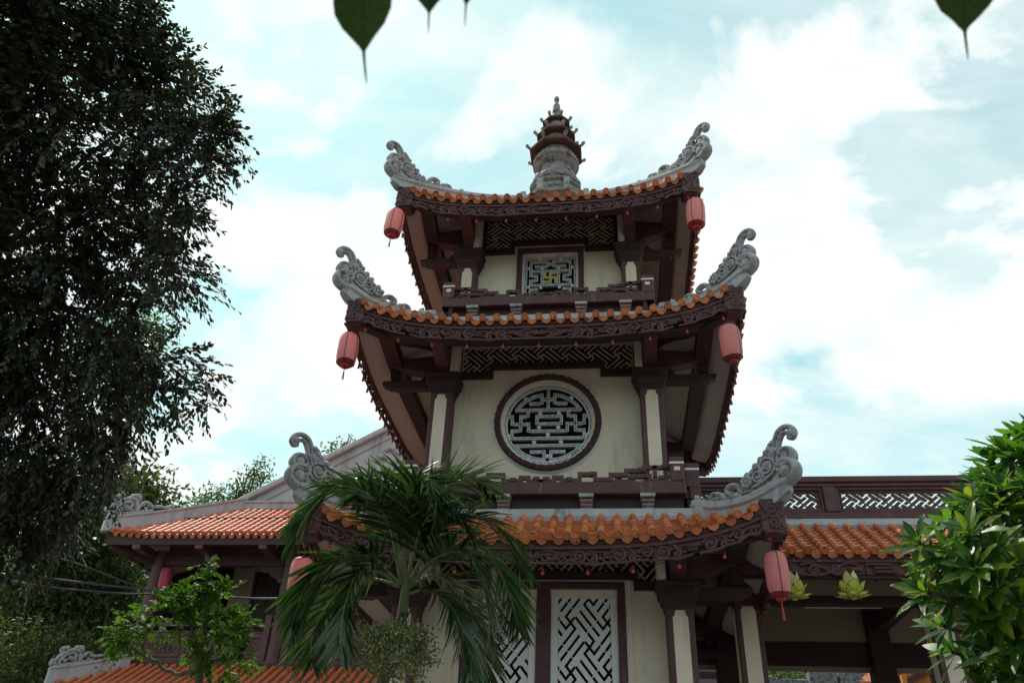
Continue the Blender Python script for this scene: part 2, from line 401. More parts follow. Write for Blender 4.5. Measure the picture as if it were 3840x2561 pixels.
# ------------------------------------------------------------------ key-fret lattice (interlocking pattern), clipped to a rectangle
def fret_segments(x0, x1, z0, z1, ux, uz, ox=0, oz=0, Lc=8):
    """segments of the interlocking fret, turned 45 degrees and stretched by ux, uz (metres per unit)"""
    def tr(a, b): return ((a-b)*ux+ox, (a+b)*uz+oz)
    m = int(max(abs(x1-x0)/ux, abs(z1-z0)/uz)/Lc)+3; segs = []
    for i in range(-m, m+1):
        for j in range(-m, m+1):
            X, Y = i*Lc, j*Lc
            c = tr(X+Lc/2, Y+Lc/2)
            if not (x0-Lc*ux*1.2 < c[0] < x1+Lc*ux*1.2 and z0-Lc*uz*1.2 < c[1] < z1+Lc*uz*1.2): continue
            for o in range(2, Lc, 2):
                if (i+j) % 2 == 0: segs.append(((X+o, Y), (X+o, Y+Lc)))
                else: segs.append(((X, Y+o), (X+Lc, Y+o)))
            segs += [((X-2, Y), (X+2, Y)), ((X, Y-2), (X, Y+2))]
    return segs, tr
def clip_bm(mb, planes):
    bm = bmesh.new(); vs = [bm.verts.new(v) for v in mb.v]
    for f in mb.f: bm.faces.new([vs[i] for i in f])
    for co, no in planes:
        r = bmesh.ops.bisect_plane(bm, geom=bm.verts[:]+bm.edges[:]+bm.faces[:], plane_co=co, plane_no=no, clear_outer=True, dist=1e-5)
        eds = [e for e in r['geom_cut'] if isinstance(e, bmesh.types.BMEdge)]
        if eds: bmesh.ops.holes_fill(bm, edges=eds, sides=0)
    out = MB(); bm.verts.index_update()
    out.v = [tuple(v.co) for v in bm.verts]; out.f = [tuple(v.index for v in f.verts) for f in bm.faces]; bm.free()
    return out
def fret_bars(x0, x1, z0, z1, y0, y1, ux, uz, wd=1.0, ox=0, oz=0):
    """solid bars between y0 (front) and y1 (back)"""
    segs, tr = fret_segments(x0, x1, z0, z1, ux, uz, ox, oz); mb = MB(); h = wd/2
    for (a, b) in segs:
        e = h
        if a[0] == b[0]: q = [(a[0]-h, a[1]-e), (a[0]+h, a[1]-e), (a[0]+h, b[1]+e), (a[0]-h, b[1]+e)]; dy = .0
        else: q = [(a[0]-e, a[1]-h), (b[0]+e, a[1]-h), (b[0]+e, a[1]+h), (a[0]-e, a[1]+h)]; dy = .0015
        mb.prism([tr(*p) for p in q], lambda s, t, d: (s, d, t), y0+dy, y1)
    return clip_bm(mb, [((x0, 0, 0), (-1, 0, 0)), ((x1, 0, 0), (1, 0, 0)), ((0, 0, z0), (0, 0, -1)), ((0, 0, z1), (0, 0, 1))])
def fret_board(x0, x1, z0, z1, y0, y1, ux, uz, ox=0, oz=0, sub=3, slot=1, Lc=8):
    """a board with the fret cut out as slots: the complement on a unit raster"""
    segs, tr0 = fret_segments(x0, x1, z0, z1, ux, uz, ox, oz, Lc); cut = set(); ux /= sub; uz /= sub
    tr = lambda a, b: tr0(a/sub, b/sub)
    for (a, b) in segs:
        a = (a[0]*sub, a[1]*sub); b = (b[0]*sub, b[1]*sub); n = int(abs(b[0]-a[0])+abs(b[1]-a[1])); lg = n >= Lc*sub-1
        for k in range(n+1):
            if lg and abs(k-n*.37) < .6: continue
            for q in range(slot+1):
                t = k/n; cut.add((round(a[0]+(b[0]-a[0])*t)+(q if a[0] == b[0] else 0), round(a[1]+(b[1]-a[1])*t)+(q if a[0] != b[0] else 0)))
    # bridges across long slots
    m = int(max(abs(x1-x0)/ux, abs(z1-z0)/uz))+8; mb = MB()
    for j in range(-m, m):
        run = None
        for i in range(-m, m+1):
            c = tr(i, j); inside = x0-2*ux < c[0] < x1+2*ux and z0-2*uz < c[1] < z1+2*uz and i < m
            solid = inside and (i, j) not in cut
            if solid and run is None: run = i
            if not solid and run is not None:
                q = [(run-.52, j-.502), (i-.48, j-.502), (i-.48, j+.502), (run-.52, j+.502)]
                mb.prism([tr(*p) for p in q], lambda s, t, d: (s, d, t), y0+(j % 2)*.0008, y1); run = None
    return clip_bm(mb, [((x0, 0, 0), (-1, 0, 0)), ((x1, 0, 0), (1, 0, 0)), ((0, 0, z0), (0, 0, -1)), ((0, 0, z1), (0, 0, 1))])
# ------------------------------------------------------------------ the three-tiered tower
tower = thing('pagoda_tower', 'three-tiered cream and maroon pagoda tower with upturned orange tiled roofs and stone stupa on top', 'pagoda')
TIERS = [dict(w=3.20, zm=5.08, lift=.546, R=.66, a=.85, rin=2.25, c=1.88, h=.18, pw=2.68, wall=1.70, zcap=(4.55, 4.86), rows=13),
         dict(w=3.11, zm=8.55, lift=.553, R=.64, rup=.22, a=.80, rin=2.02, c=1.70, h=.175, pw=2.56, wall=1.56, zcap=(8.03, 8.34), rows=13),
         dict(w=2.716, zm=11.41, lift=.47, R=1.88, a=.80, rin=.55, c=1.49, h=.165, pw=2.24, wall=1.38, zcap=(10.80, 11.14), rows=11)]
ROT = [Matrix.Rotation(k*math.pi/2, 4, 'Z') for k in range(4)]
def zfun(T):
    w, D = T['w'], T['w']-T['rin']
    def z(x, d):
        t = max(-.2, min(1.0, d/D)); h = max(.05, w-d); u = min(1.25, abs(x)/h)
        return T['zm'] + T['lift']*u**3.3*max(0, 1-t)**1.6 + T['R']*(T['a']*t+(1-T['a'])*t*abs(t))
    return z
def zhip(T, r): return zfun(T)(r, T['w']-r) if r <= T['w'] else T['zm']+T['lift']+(r-T['w'])*.35
def rot_pts(mb_src, k):
    if k == 0: return mb_src
    o = MB(); R = np.array(ROT[k])[:3, :3]; o.v = [tuple(p) for p in (np.array(mb_src.v) @ R.T)]; o.f = list(mb_src.f); return o

def fascia_lines(W):
    """scroll carving below an eave, as flat polylines (s along the eave, v down from the tile edge)"""
    half = []
    for a in range(0, 181, 30):     # middle flower
        aa = rad(a); half.append(([(0, -.225), (.055*math.cos(aa)*1.6, -.225+.07*math.sin(aa))], .020))
    half += [([(.0, -.305), (.40, -.305), (.45, -.262), (.56, -.262)], .021), (bez([(.12, -.15), (.22, -.14), (.30, -.19), (.24, -.25), (.16, -.23)], 6), .018),
             (bez([(.10, -.27), (.2, -.265), (.3, -.25), (.38, -.2), (.40, -.15)], 6), .016)]
    s = .46; k = 0
    while s < W-.55:
        up = (k % 2 == 0)
        half.append((spiral(s+.12, -.215, .10, 1.5, rad(200 if up else 160), 1 if up else -1), .021))
        half.append((bez([(s+.03, -.15), (s+.16, -.118), (s+.28, -.16), (s+.33, -.23), (s+.42, -.26)], 6), .018))
        half.append((spiral(s+.30, -.265, .052, 1.2, rad(90), -1 if up else 1), .017))
        if k % 2 == 0: half.append(([(s+.34, -.30), (s+.34, -.17), (s+.44, -.17), (s+.44, -.24), (s+.56, -.24)], .019))
        else: half.append((bez([(s+.36, -.2), (s+.44, -.14), (s+.54, -.17), (s+.5, -.25), (s+.42, -.22)], 6), .02))
        half.append(([(s-.02, -.31), (s+.24, -.31), (s+.30, -.335 if up else -.29), (s+.5, -.30)], .019))
        half.append(([(s+.1, -.205), (s+.16, -.225)], .028))
        s += .50+.05*(k % 3); k += 1
    e = W-s
    half.append((bez([(s-.02, -.29), (s+e*.2, -.25), (s+e*.4, -.29), (s+e*.6, -.235), (s+e*.8, -.25), (s+e*.97, -.19)], 6), .024))
    half.append((bez([(s, -.2), (s+e*.25, -.16), (s+e*.45, -.2), (s+e*.7, -.16), (s+e*.9, -.18)], 6), .022))
    half.append((spiral(s+e*.35, -.225, .06, 1.3, 0, 1), .018))
    return half

def build_fascia(T):
    w = T['w']; zf = zfun(T); W = w-.08; yo = w-.055
    mold = MB(); carve = MB(); n = 44
    xs = [-W+2*W*i/n for i in range(n+1)]
    path = [(x, -yo, zf(x, 0)) for x in xs]; fr = [((0, -1, 0), (0, 0, 1))]*(n+1)
    mold.sweep(path, fr, [(-.05, -.02), (.035, -.02), (.035, -.065), (.012, -.07), (.012, -.10), (.028, -.105), (.028, -.13), (-.012, -.14), (-.012, -.20), (-.05, -.20)])
    M = lambda s, v, o: (s, -yo+.012-o, zf(s, 0)+v)
    for sg in (1, -1):
        for k, (pts, r) in enumerate(fascia_lines(W)):
            j = .004*((k*37 % 11)/11-.5)
            carve.tube([M(sg*a, b, .012+j) for a, b in pts], r, 6, (0, -1, 0), .85)
    carve.ball(M(0, -.225, .02), .032, 8, 5)
    return mold, carve

def ornament(T, dv=0.0):
    """stone cloud-scroll ornament on the hip, in the diagonal plane of the front right corner"""
    w = T['w']; zc = T['zm']+T['lift']+dv; q = 1/math.sqrt(2)
    nrm = Vector((q, q, 0))
    P = lambda h, v, o=0: (w+h*q+o*q, -w-h*q+o*q, zc+v)
    top = lambda h: zhip(T, w+h*q)-zc+.215+T.get('rup', 0)*max(0, -h*q/(w-T['rin']+.05)-.2)**2
    mb = MB(); tb = lambda pts, r, n=8, flat=1.0, o=0: mb.tube([P(a, b, o) for a, b in pts], r, n, nrm, flat)
    def taper(pts, r0, r1): m = len(pts); return [r0+(r1-r0)*i/(m-1) for i in range(m)]
    # lower and upper volute
    p = bez([(-.42, .13), (-.15, .14), (.10, .17), (.23, .25), (.235, .37), (.14, .455), (.03, .45), (-.02, .38), (.03, .33)], 5); tb(p, taper(p, .06, .045), 10, 1.9)
    mb.ball(P(.10, .31), .105, 10, 6, (1.0, 1.0, 1.0))
    p = bez([(.04, .40), (.16, .42), (.235, .49), (.20, .59), (.10, .615), (.045, .56)], 5); tb(p, taper(p, .042, .036), 10, 2.1)
    mb.ball(P(.13, .52), .085, 10, 6)
    # stalk with the outward curl
    p = bez([(-.16, .40), (-.07, .60), (-.01, .76), (.06, .88), (.16, .925), (.26, .89), (.305, .80), (.26, .735), (.20, .76)], 5)
    tb(p, taper(p, .040, .030), 9, 1.5); mb.ball(P(.25, .805), .07, 9, 6, (1, 1, 1))
    p = bez([(-.10, .42), (.0, .57), (.05, .73), (.12, .84), (.2, .83)], 5); tb(p, taper(p, .028, .026), 7, 2.0)
    # leafy body
    body = [(-.66, .20), (-.56, .38), (-.45, .46), (-.31, .545), (-.15, .66), (-.06, .72), (.03, .66), (.05, .45), (.0, .25), (-.2, .18)]
    mb.prism(body, P, -.05, .05)
    for o in (-.062, .062):
        s = 1 if o > 0 else -1
        tb(spiral(-.15, .44, .15, 2.1, rad(250), 1), .024, 6, 1.2, o)
        tb(spiral(-.30, .36, .10, 1.6, rad(20), -1), .022, 6, 1.2, o)
        for (cx, cy, n, r) in ((-.47, .32, 7, .085), (-.13, .44, 6, .05), (-.02, .60, 5, .045)):
            mb.ball(P(cx, cy, o*1.4), r*.42, 7, 4)
            for k in range(n):
                a = 2*math.pi*k/n+.3; mb.ball(P(cx+r*math.cos(a)*.75, cy+r*math.sin(a)*.75, o*1.25), r*.46, 6, 4)
        for pts in ([(-.55, .30), (-.40, .42), (-.25, .50), (-.12, .60)], [(-.40, .22), (-.22, .26), (-.08, .32), (.0, .42)], [(-.3, .52), (-.22, .42), (-.24, .34)], [(-.05, .66), (-.02, .55), (-.06, .48)]):
            b = bez(pts, 5); tb(b, taper(b, .026, .014), 6, 1.2, o)
    for h, v, r in ((-.36, .535, .045), (-.26, .595, .05), (-.17, .665, .045), (-.11, .70, .05), (-.05, .765, .045), (-.50, .44, .05), (-.58, .38, .045), (-.09, .745, .04)):
        mb.ball(P(h, v, .03), r, 7, 5); mb.ball(P(h+.02, v-.02, -.035), r, 7, 5)
    # wave, knots and bud running up the ridge
    R = lambda pts: [(h, top(h)+v) for h, v in pts]
    tb(R(bez([(-.62, .06), (-.66, .17), (-.76, .21), (-.85, .15), (-.80, .07), (-.74, .10)], 5)), .042, 8, 1.5)
    tb(R(bez([(-.60, .02), (-.75, .05), (-.88, .03), (-.95, .10), (-1.04, .10)], 5)), .04, 8, 1.4)
    tb(R(bez([(-.92, .02), (-1.0, .12), (-1.10, .11), (-1.14, .04), (-1.08, .02)], 5)), .034, 8, 1.4)
    tb(R(bez([(-1.10, .01), (-1.22, .02), (-1.36, .0)], 5)), .02, 6, 1.3)
    for h, v, r in ((-1.02, .05, .06), (-1.13, .06, .05), (-1.38, .04, .05), (-1.41, .07, .03), (-.9, .06, .055), (-.69, .05, .06)): mb.ball(P(h, top(h)+v), r, 8, 5)
    return mb
def hip_ridge(T):
    w = T['w']; q = 1/math.sqrt(2); mb = MB(); n = 26
    r0 = T['rin']-.05; r1 = w+.08
    path = []; fr = []
    for i in range(n+1):
        r = r0+(r1-r0)*i/n; path.append((r, -r, zhip(T, r)+.02+(.05*max(0, (r-w+.25)/.33)**2)+T.get('rup', 0)*max(0, (w-r)/(w-r0)-.2)**2))
        s_ = (1, .98, .92, .8, .55)[max(0, i-n+4)]; fr.append(((q*s_, q*s_, 0), (0, 0, s_)))
    return mb.sweep(path, fr, [(-.10, -.10), (.10, -.10), (.10, .06), (.13, .09), (.13, .12), (.105, .135), (.10, .18), (.085, .195), (-.085, .195), (-.10, .18), (-.105, .135), (-.13, .12), (-.13, .09), (-.10, .06)])
def corner_block(T):
    w = T['w']; z = T['zm']+T['lift']; mb = MB(); s = .30
    # two faces of a carved corner plate, leaning out a little at the top
    prof = [(-.50, .00), (-.42, .035), (-.10, .03), (-.02, .045)]
    ring = [(-.06, .0), (0, 0), (0, .06)]
    vs = []; fs = []
    for v, o in prof:
        a = w-.055+o; i = a-s*(1 if v > -.45 else .75)
        vs += [(i, -a, z+v), (a, -a, z+v), (a, -i, z+v), (i, -i, z+v)]
    for k in range(len(prof)-1):
        for j in range(4): fs.append((k*4+j, k*4+(j+1) % 4, (k+1)*4+(j+1) % 4, (k+1)*4+j))
    fs += [(3, 2, 1, 0), tuple(len(prof)*4-4+j for j in range(4))]
    mb.add(vs, fs); tubes = MB(); a = w-.02
    for flip in (0, 1):
        M = (lambda s_, v: (a-s_, -a-.004, z+v)) if not flip else (lambda s_, v: (a+.004, -a+s_, z+v))
        nr = (0, -1, 0) if not flip else (1, 0, 0)
        for pts, r in ((spiral(.15, -.15, .085, 1.6, rad(180), -1), .022), (spiral(.14, -.34, .085, 1.6, rad(60), 1), .022), (bez([(.28, -.08), (.2, -.22), (.1, -.26), (.03, -.22)], 5), .02),
                       (bez([(.28, -.3), (.2, -.25), (.08, -.28), (.03, -.40)], 5), .02), (bez([(.02, -.06), (.06, -.04), (.14, -.05)], 4), .02), (bez([(.27, -.46), (.16, -.45), (.05, -.47)], 4), .024)):
            tubes.tube([M(*p_) for p_ in pts], r, 6, nr, .8)
    return mb, tubes

def strip(zf, w, d0, d1, off, n=36, thick=None):
    """sheet under the roof slope from d0 to d1 inward, mitred at the hips"""
    mb = MB(); vs = []; fs = []; ds = [d0+(d1-d0)*j/6 for j in range(7)]
    for d in ds:
        for i in range(n+1):
            x = (w-d)*(-1+2*i/n); vs.append((x, -(w-d), zf(x, d)+off))
    for j in range(6):
        for i in range(n): fs.append((j*(n+1)+i, j*(n+1)+i+1, (j+1)*(n+1)+i+1, (j+1)*(n+1)+i))
    return mb.add(vs, fs)

tile_stuff = {}
for ti, T in enumerate(TIERS):
    w, c, hh = T['w'], T['c'], T['h']; zf = zfun(T); D = w-T['rin']
    sides = range(4)
    # roof bed with its tiles
    bed = MB()
    for k in sides: bed.add(*(lambda m: (m.v, m.f))(rot_pts(strip(zf, w, 0.02, D, -.015), k)))
    roof = bed.build('roof', 'roof_bed', tower)
    st = MB()
    rows = [i*.217 for i in range(-T['rows'], T['rows']+1)]
    dm = lambda x: min(D, w-abs(x)-.02) if ti else min(D-.06, w-abs(x)-.02)
    for k in sides:
        singles = (('cap', 'drip', 'cover', 'pan') if ti == 0 else ('cap', 'drip')) if k == 0 else ()
        tile_side(zf, rows, dm, w, roof, ROT[k], '', singles, stuff=st, cover_step=.145, pan_step=.105 if ti == 0 else .2)
    o = st.build('roof_tiles', 'terracotta', roof, smooth=40); o['kind'] = 'stuff'
    # soffit, eave strip, purlins, hip rafters
    sof = MB(); pur = MB(); hipr = MB(); pd = w-T['pw']
    for k in sides:
        sof.add(*(lambda m: (m.v, m.f))(rot_pts(strip(zf, w, .07, w-c+.12, -.17), k)))
        m1 = MB(); n = 30; xs = [T['pw']*(-1+2*i/n) for i in range(n+1)]
        m1.sweep([(x, -T['pw'], zf(x, pd)-.17) for x in xs], [((0, 1, 0), (0, 0, 1))]*(n+1), [(-.12, -.17), (.12, -.17), (.12, .02), (-.12, .02)])
        pur.add(*(lambda m: (m.v, m.f))(rot_pts(m1, k)))
        m2 = MB(); q = 1/math.sqrt(2); rr = [c+(w-.12-c)*i/10 for i in range(11)]
        m2.sweep([(r, -r, zhip(T, r)-.17) for r in rr], [((q, q, 0), (0, 0, 1))]*11, [(-.075, -.20), (.075, -.20), (.075, .01), (-.075, .01)])
        rot_pts(m2, k).build('hip_rafter', 'brown_dark', tower)
    sof.build('soffit', 'soffit', tower); pur.build('purlin', 'brown_dark', tower)
    # fascia moulding and carving on each side
    mold, carve = build_fascia(T)
    for k in sides:
        f = rot_pts(mold, k).build('eave_moulding', 'brown', tower, smooth=30)
        rot_pts(carve, k).build('scroll_carving', 'brown', f, smooth=60)
    hr = hip_ridge(T); orn = ornament(T, (0, -.02, .06)[ti]); cb, ct = corner_block(T)
    for k in sides:
        r_ = rot_pts(hr, k).build('hip_ridge', 'concrete', tower, smooth=35)
        rot_pts(orn, k).build('cloud_ornament', 'stone_carving', r_, smooth=60)
        b_ = rot_pts(cb, k).build('corner_plate', 'brown', tower, bevel=.008); rot_pts(ct, k).build('scroll_carving', 'brown', b_, smooth=60)
    # columns with cream inset and flared capitals
    z0 = (0.0, 5.6, 9.3)[ti]; zc0, zc1 = T['zcap']
    for sx in (-1, 1):
        for sy in (-1, 1):
            cx, cy = sx*c, sy*c
            colm = MB().box(cx-hh, cx+hh, cy-hh, cy+hh, z0, zc0+.1).build('column', 'brown', tower, bevel=.012)
            pz = zc0-.06; pz0 = z0+.5 if ti == 0 else z0+.3; ph = hh*.56
            out = [(-ph, pz0), (ph, pz0), (ph, pz-.09), (ph-.03, pz-.06), (ph-.03, pz-.03), (ph*.55, pz), (-ph*.55, pz), (-ph+.03, pz-.03), (-ph+.03, pz-.06), (-ph, pz-.09)]
            pm = MB().prism(out, lambda a, b, d: (cx+a, cy+sy*(hh+d), b), -.01, .004)
            pm.prism(out, lambda a, b, d: (cx+sx*(hh+d), cy+a, b), -.01, .004)
            pm.build('inset_panel', 'cream', colm)
            cap = MB(); lv = [(hh+.005, zc0-.04), (hh+.02, zc0), (hh+.02, zc0+.04), (hh+.05, zc0+.06), (hh+.06, zc0+.12), (hh+.09, zc0+.15), (hh+.10, zc1-.07), (hh+.12, zc1-.05), (hh+.12, zc1)]
            cap.lathe([(a*math.sqrt(2), z) for a, z in lv], 4, (cx, cy, 0), math.pi/4)
            cp = cap.build('capital', 'brown_dark', tower, bevel=.01)
            cv = MB()
            for u in range(-2, 3):
                cv.tube([(cx+u*.085, cy-hh-.1, zc0+.16), (cx+u*.085+.03, cy-hh-.112, zc1-.09)], .014, 5)
            cv.build('relief', 'brown_dark', cp)
    # braces reaching out from the column to the purlin, both ways at each corner
    zp = lambda x: zf(x, pd)-.32
    for k in sides:
        for sx in (-1, 1):
            cxx = sx*c; zt = zp(cxx)+.03
            out = [(c-.02, zc1-.02), (c+hh*.9, zc1-.02), (c+hh+.03, zc1+.10), (c+hh+.10, zc1+.2), (T['pw']-.16, zt-.12), (T['pw']-.03, zt-.08), (T['pw']+.06, zt-.03), (T['pw']+.06, zt+.10), (c-.02, max(zt+.25, zc1+.3))]
            if zc1+.2 > zt-.14: out = [(c-.02, zc1-.02), (c+hh*.9, zc1-.02), (c+hh+.04, zc1+.06), (T['pw']-.03, zt-.06), (T['pw']+.06, zt-.03), (T['pw']+.06, zt+.10), (c-.02, zc1+.45)]
            rot_pts(MB().prism(out, lambda a, b, d: (cxx+d, -a, b), -.105, .105), k).build('brace', 'brown', tower, bevel=.01)
            # cream strips either side of the brace: wall above the capital
    # outrigger beams sideways at capital height, with scrolled nose
    for sy in (-1, 1):
        for sx in (-1, 1):
            e = T['pw']+.20; za = zc0+.12
            out = [(c, za), (e-.22, za), (e-.18, za+.02), (e-.12, za+.02), (e-.10, za+.05), (e-.02, za+.07), (e+.01, za+.12), (e-.01, za+.16), (e-.06, za+.165), (c, za+.165)]
            MB().prism(out, lambda a, b, d: (sx*a, sy*c+d, b), -.07, .07).build('outrigger', 'brown_dark', tower, bevel=.008)
            out = [(c, za+.22), (c+.42, za+.22), (c+.30, za+.36), (c, za+.55)]
            pan = MB().prism(out, lambda a, b, d: (sx*a, sy*(c-.02)+d, b), -.01, .01)
            pan.build('fret_panel', 'brown_dark', tower)
            # side purlin post standing on the nose
            MB().box(sx*T['pw']-.07, sx*T['pw']+.07, sy*c-.07, sy*c+.07, za+.2, zf(c, pd)-.2).build('post', 'brown_dark', tower)

# ------------------------------------------------------------------ walls
def wall_ring(half, z0, z1, name='wall', mat='cream', t=.12, sides=(0, 1, 2, 3), hole=None):
    for k in sides:
        m = MB()
        if hole and k == 0:
            hx0, hx1, hz0, hz1 = hole
            m.box(-half, hx0, -half, -half+t, z0, z1); m.box(hx1, half, -half, -half+t, z0, z1)
            if hz0 > z0: m.box(hx0, hx1, -half, -half+t, z0, hz0)
            m.box(hx0, hx1, -half, -half+t, hz1, z1)
        else: m.box(-half+(t if k % 2 else 0), half-(t if k % 2 else 0), -half, -half+t, z0, z1)
        rot_pts(m, k).build(name, mat, tower)
T1, T2, T3 = TIERS
# storey 1: doorway 2.34 wide, top 4.95
wall_ring(T1['wall'], 0, 4.93, hole=(-1.05, 1.10, 0, 4.86)); wall_ring(T1['wall']-.16, 4.88, 5.95, 'dark_backing', 'void', .05)  # near-black backing sheets paint the unlit space behind the frets
# storey 2: disc opening is set in front of the wall, with a dark recess plate behind the fret
T2c = (0.03, 7.585)
def holed_wall(half, z0, z1, c, R, t=.12, n=64):
    """front wall with a round opening"""
    m = MB(); vs = []; fs = []
    def edge(a):
        dx, dz = math.cos(a), math.sin(a); s = 1e9
        for lim, dd, o in ((half, dx, c[0]), (-half, dx, c[0]), (z1, dz, c[1]), (z0, dz, c[1])):
            if abs(dd) > 1e-9:
                q = (lim-o)/dd
                if q > 0: s = min(s, q)
        return (c[0]+dx*s, c[1]+dz*s)
    angs = sorted(set([2*math.pi*i/n for i in range(n)] + [math.atan2(zz_-c[1], xx_-c[0]) % (2*math.pi) for xx_ in (-half, half) for zz_ in (z0, z1)]))
    for a in angs:
        e = edge(a); i_ = (c[0]+R*math.cos(a), c[1]+R*math.sin(a))
        vs += [(e[0], -half, e[1]), (i_[0], -half, i_[1]), (i_[0], -half+t, i_[1]), (e[0], -half+t, e[1])]
    q = len(angs)
    for i in range(q):
        j = (i+1) % q
        for a_ in range(4): fs.append((4*i+a_, 4*j+a_, 4*j+(a_+1) % 4, 4*i+(a_+1) % 4))
    return m.add(vs, fs)
holed_wall(T2['wall'], 5.9, 8.52, T2c, .757).build('wall', 'cream', tower, smooth=30)
wall_ring(T2['wall'], 5.9, 8.52, sides=(1, 2, 3)); wall_ring(T2['wall']-.15, 8.4, 9.5, 'dark_backing', 'void', .05)
wall_ring(T3['wall'], 9.6, 11.32, hole=(-.50, .54, 9.95, 11.24)); wall_ring(T3['wall']-.15, 11.2, 12.3, 'dark_backing', 'void', .05)
# near-black sheets just behind the openings, painted as the unlit rooms
MB().box(-1.3, 1.4, -1.35, -1.30, 0, 5).build('interior_sheet', 'void', tower)
MB().box(-1.0, 1.06, -1.28, -1.24, 6.5, 8.6).build('interior_sheet', 'void', tower)
MB().box(-.7, .74, -1.10, -1.06, 9.9, 11.4).build('interior_sheet', 'void', tower)
# cream wall strips beside the frieze, above the capitals
for T, zt in ((T1, 5.75), (T2, 9.3), (T3, 12.0)):
    for sx in (-1, 1):
        MB().box(sx*T['c']-T['h']*1.45, sx*T['c']+T['h']*1.45, -T['wall']-.03, -T['wall']+.10, T['zcap'][1]-.05, zt).build('pier', 'cream', tower)
        for k in (1, 3): rot_pts(MB().box(sx*T['c']-T['h']*1.4, sx*T['c']+T['h']*1.4, -T['wall']-.02, -T['wall']+.09, T['zcap'][1]-.05, zt), k).build('pier', 'cream', tower)
# friezes: fret of cream bars over dark, closed below by a stepped brown beam
def frieze(T, z0, z1, hx, zstep_in, x_in, ux, uz, dy=.10):
    y = -T['wall']
    fr = MB()
    for x0, x1 in ((-hx-.09, -hx), (hx, hx+.09)): fr.box(x0, x1, y-.05, y+.08, z0-.08, z1)
    f = fr.build('frieze_frame', 'brown_dark', tower)
    b = fret_bars(-hx, hx, z0-.06, z1, y-.012, y+.006, ux, uz, .66, .1, z0+.1)
    b.build('fret', 'fret_cream', f)
    bh = .12; o = [(-hx-.16, z0-bh), (-x_in, z0-bh), (-x_in, zstep_in-bh), (x_in, zstep_in-bh), (x_in, z0-bh), (hx+.16, z0-bh), (hx+.16, z0), (x_in+.07, z0), (x_in+.07, zstep_in), (-x_in-.07, zstep_in), (-x_in-.07, z0), (-hx-.16, z0)]
    MB().prism(o, lambda a, b_, d: (a, y+d, b_), -.075, .09).build('stepped_beam', 'brown_dark', f, bevel=.01)
    # wall patch below the raised middle
    MB().box(-x_in, x_in, y-.016, y+.06, z0-bh-.1, zstep_in-bh+.01).build('wall_patch', 'cream', f)
frieze(T3, 11.36, 12.05, 1.22, 11.54, .66, .029, .0235)
frieze(T2, 8.53, 9.25, 1.45, 8.69, .90, .027, .0255)
frieze(T1, 4.96, 5.55, 1.67, 5.10, 1.29, .027, .031)
# ------------------------------------------------------------------ doorway lattice, round window, square window
def rect_frame(x0, x1, z0, z1, wd, y0, y1):
    m = MB(); m.box(x0, x0+wd, y0, y1, z0, z1); m.box(x1-wd, x1, y0, y1, z0, z1)
    m.box(x0+wd, x1-wd, y0, y1, z1-wd, z1); m.box(x0+wd, x1-wd, y0, y1, z0, z0+wd); return m
yw = -T1['wall']; dc = .025
door = rect_frame(dc-1.14, dc+1.14, .0, 4.955, .105, yw-.07, yw+.10).build('door_frame', 'brown', tower, bevel=.01)
for sx in (-1, 1):
    rv = MB()                                   # carved relief running up the frame
    for k in range(60):
        z = .3+k*.077; x = dc+sx*1.088; rv.tube([(x-.03, yw-.072, z), (x+.0, yw-.080, z+.03), (x+.03, yw-.072, z+.055)], .012, 5)
    rv.build('relief', 'brown', door)
rv = MB()
for k in range(26):
    x = dc-1.0+k*.08; rv.tube([(x, yw-.072, 4.87), (x+.03, yw-.08, 4.90), (x+.055, yw-.072, 4.935)], .012, 5)
rv.build('relief', 'brown', door)
rect_frame(dc-1.215, dc+1.215, -.1, 5.03, .055, yw-.035, yw+.05).build('door_surround', 'cream', door)
rect_frame(dc-1.158, dc+1.158, -.1, 4.973, .014, yw-.05, yw+.03).build('door_trim', 'white_paint', door)
MB().box(dc-.097, dc+.097, yw-.045, yw+.10, 0, 4.85).build('mullion', 'brown', door, bevel=.01)
for sx in (-1, 1):
    x0, x1 = (dc+.10, dc+1.032) if sx > 0 else (dc-1.032, dc-.10)
    wd = .10; lf = rect_frame(x0, x1, .10, 4.845, wd, yw-.01, yw+.09).build('door_leaf', 'white_paint', door, bevel=.008)
    fret_board(x0+wd-.01, x1-wd+.01, 1.6, 4.76, yw+.02, yw+.06,  .032, .041, x0+.02 if sx > 0 else x1-.02, 4.06, 4, 2).build('fret', 'white_paint', lf)
    MB().box(x0+wd, x1-wd, yw+.03, yw+.06, .2, 1.6).build('lower_panel', 'white_paint', lf)

def split_build(mb, nv, name, mat, parent):
    for k in range(len(mb.v)//nv):
        m = MB(); m.v = mb.v[k*nv:(k+1)*nv]; m.f = [tuple(i-k*nv for i in f) for f in mb.f if k*nv <= f[0] < (k+1)*nv]; m.build(name, mat, parent, smooth=40)
def ring_mesh(c, prof, n=72):        # prof: (radius, y) outline, swept round the disc centre in the xz plane
    m = MB(); vs = []; fs = []; k = len(prof)
    for i in range(n):
        a = 2*math.pi*i/n
        for r, y in prof: vs.append((c[0]+r*math.cos(a), y, c[1]+r*math.sin(a)))
    for i in range(n):
        j = (i+1) % n
        for q in range(k): fs.append((i*k+q, j*k+q, j*k+(q+1) % k, i*k+(q+1) % k))
    return m.add(vs, fs)
y2 = -T2['wall']; c2 = T2c
rw = ring_mesh(c2, [(.757, y2+.10), (.757, y2-.04), (.875, y2-.04), (.90, y2-.012), (.90, y2+.05)]).build('round_window', 'white_paint', tower, smooth=40)
br = ring_mesh(c2, [(.768, y2), (.768, y2-.055), (.79, y2-.075), (.845, y2-.075), (.872, y2-.05), (.872, y2)])
br.build('carved_ring', 'brown', rw, smooth=40)
rl = MB()
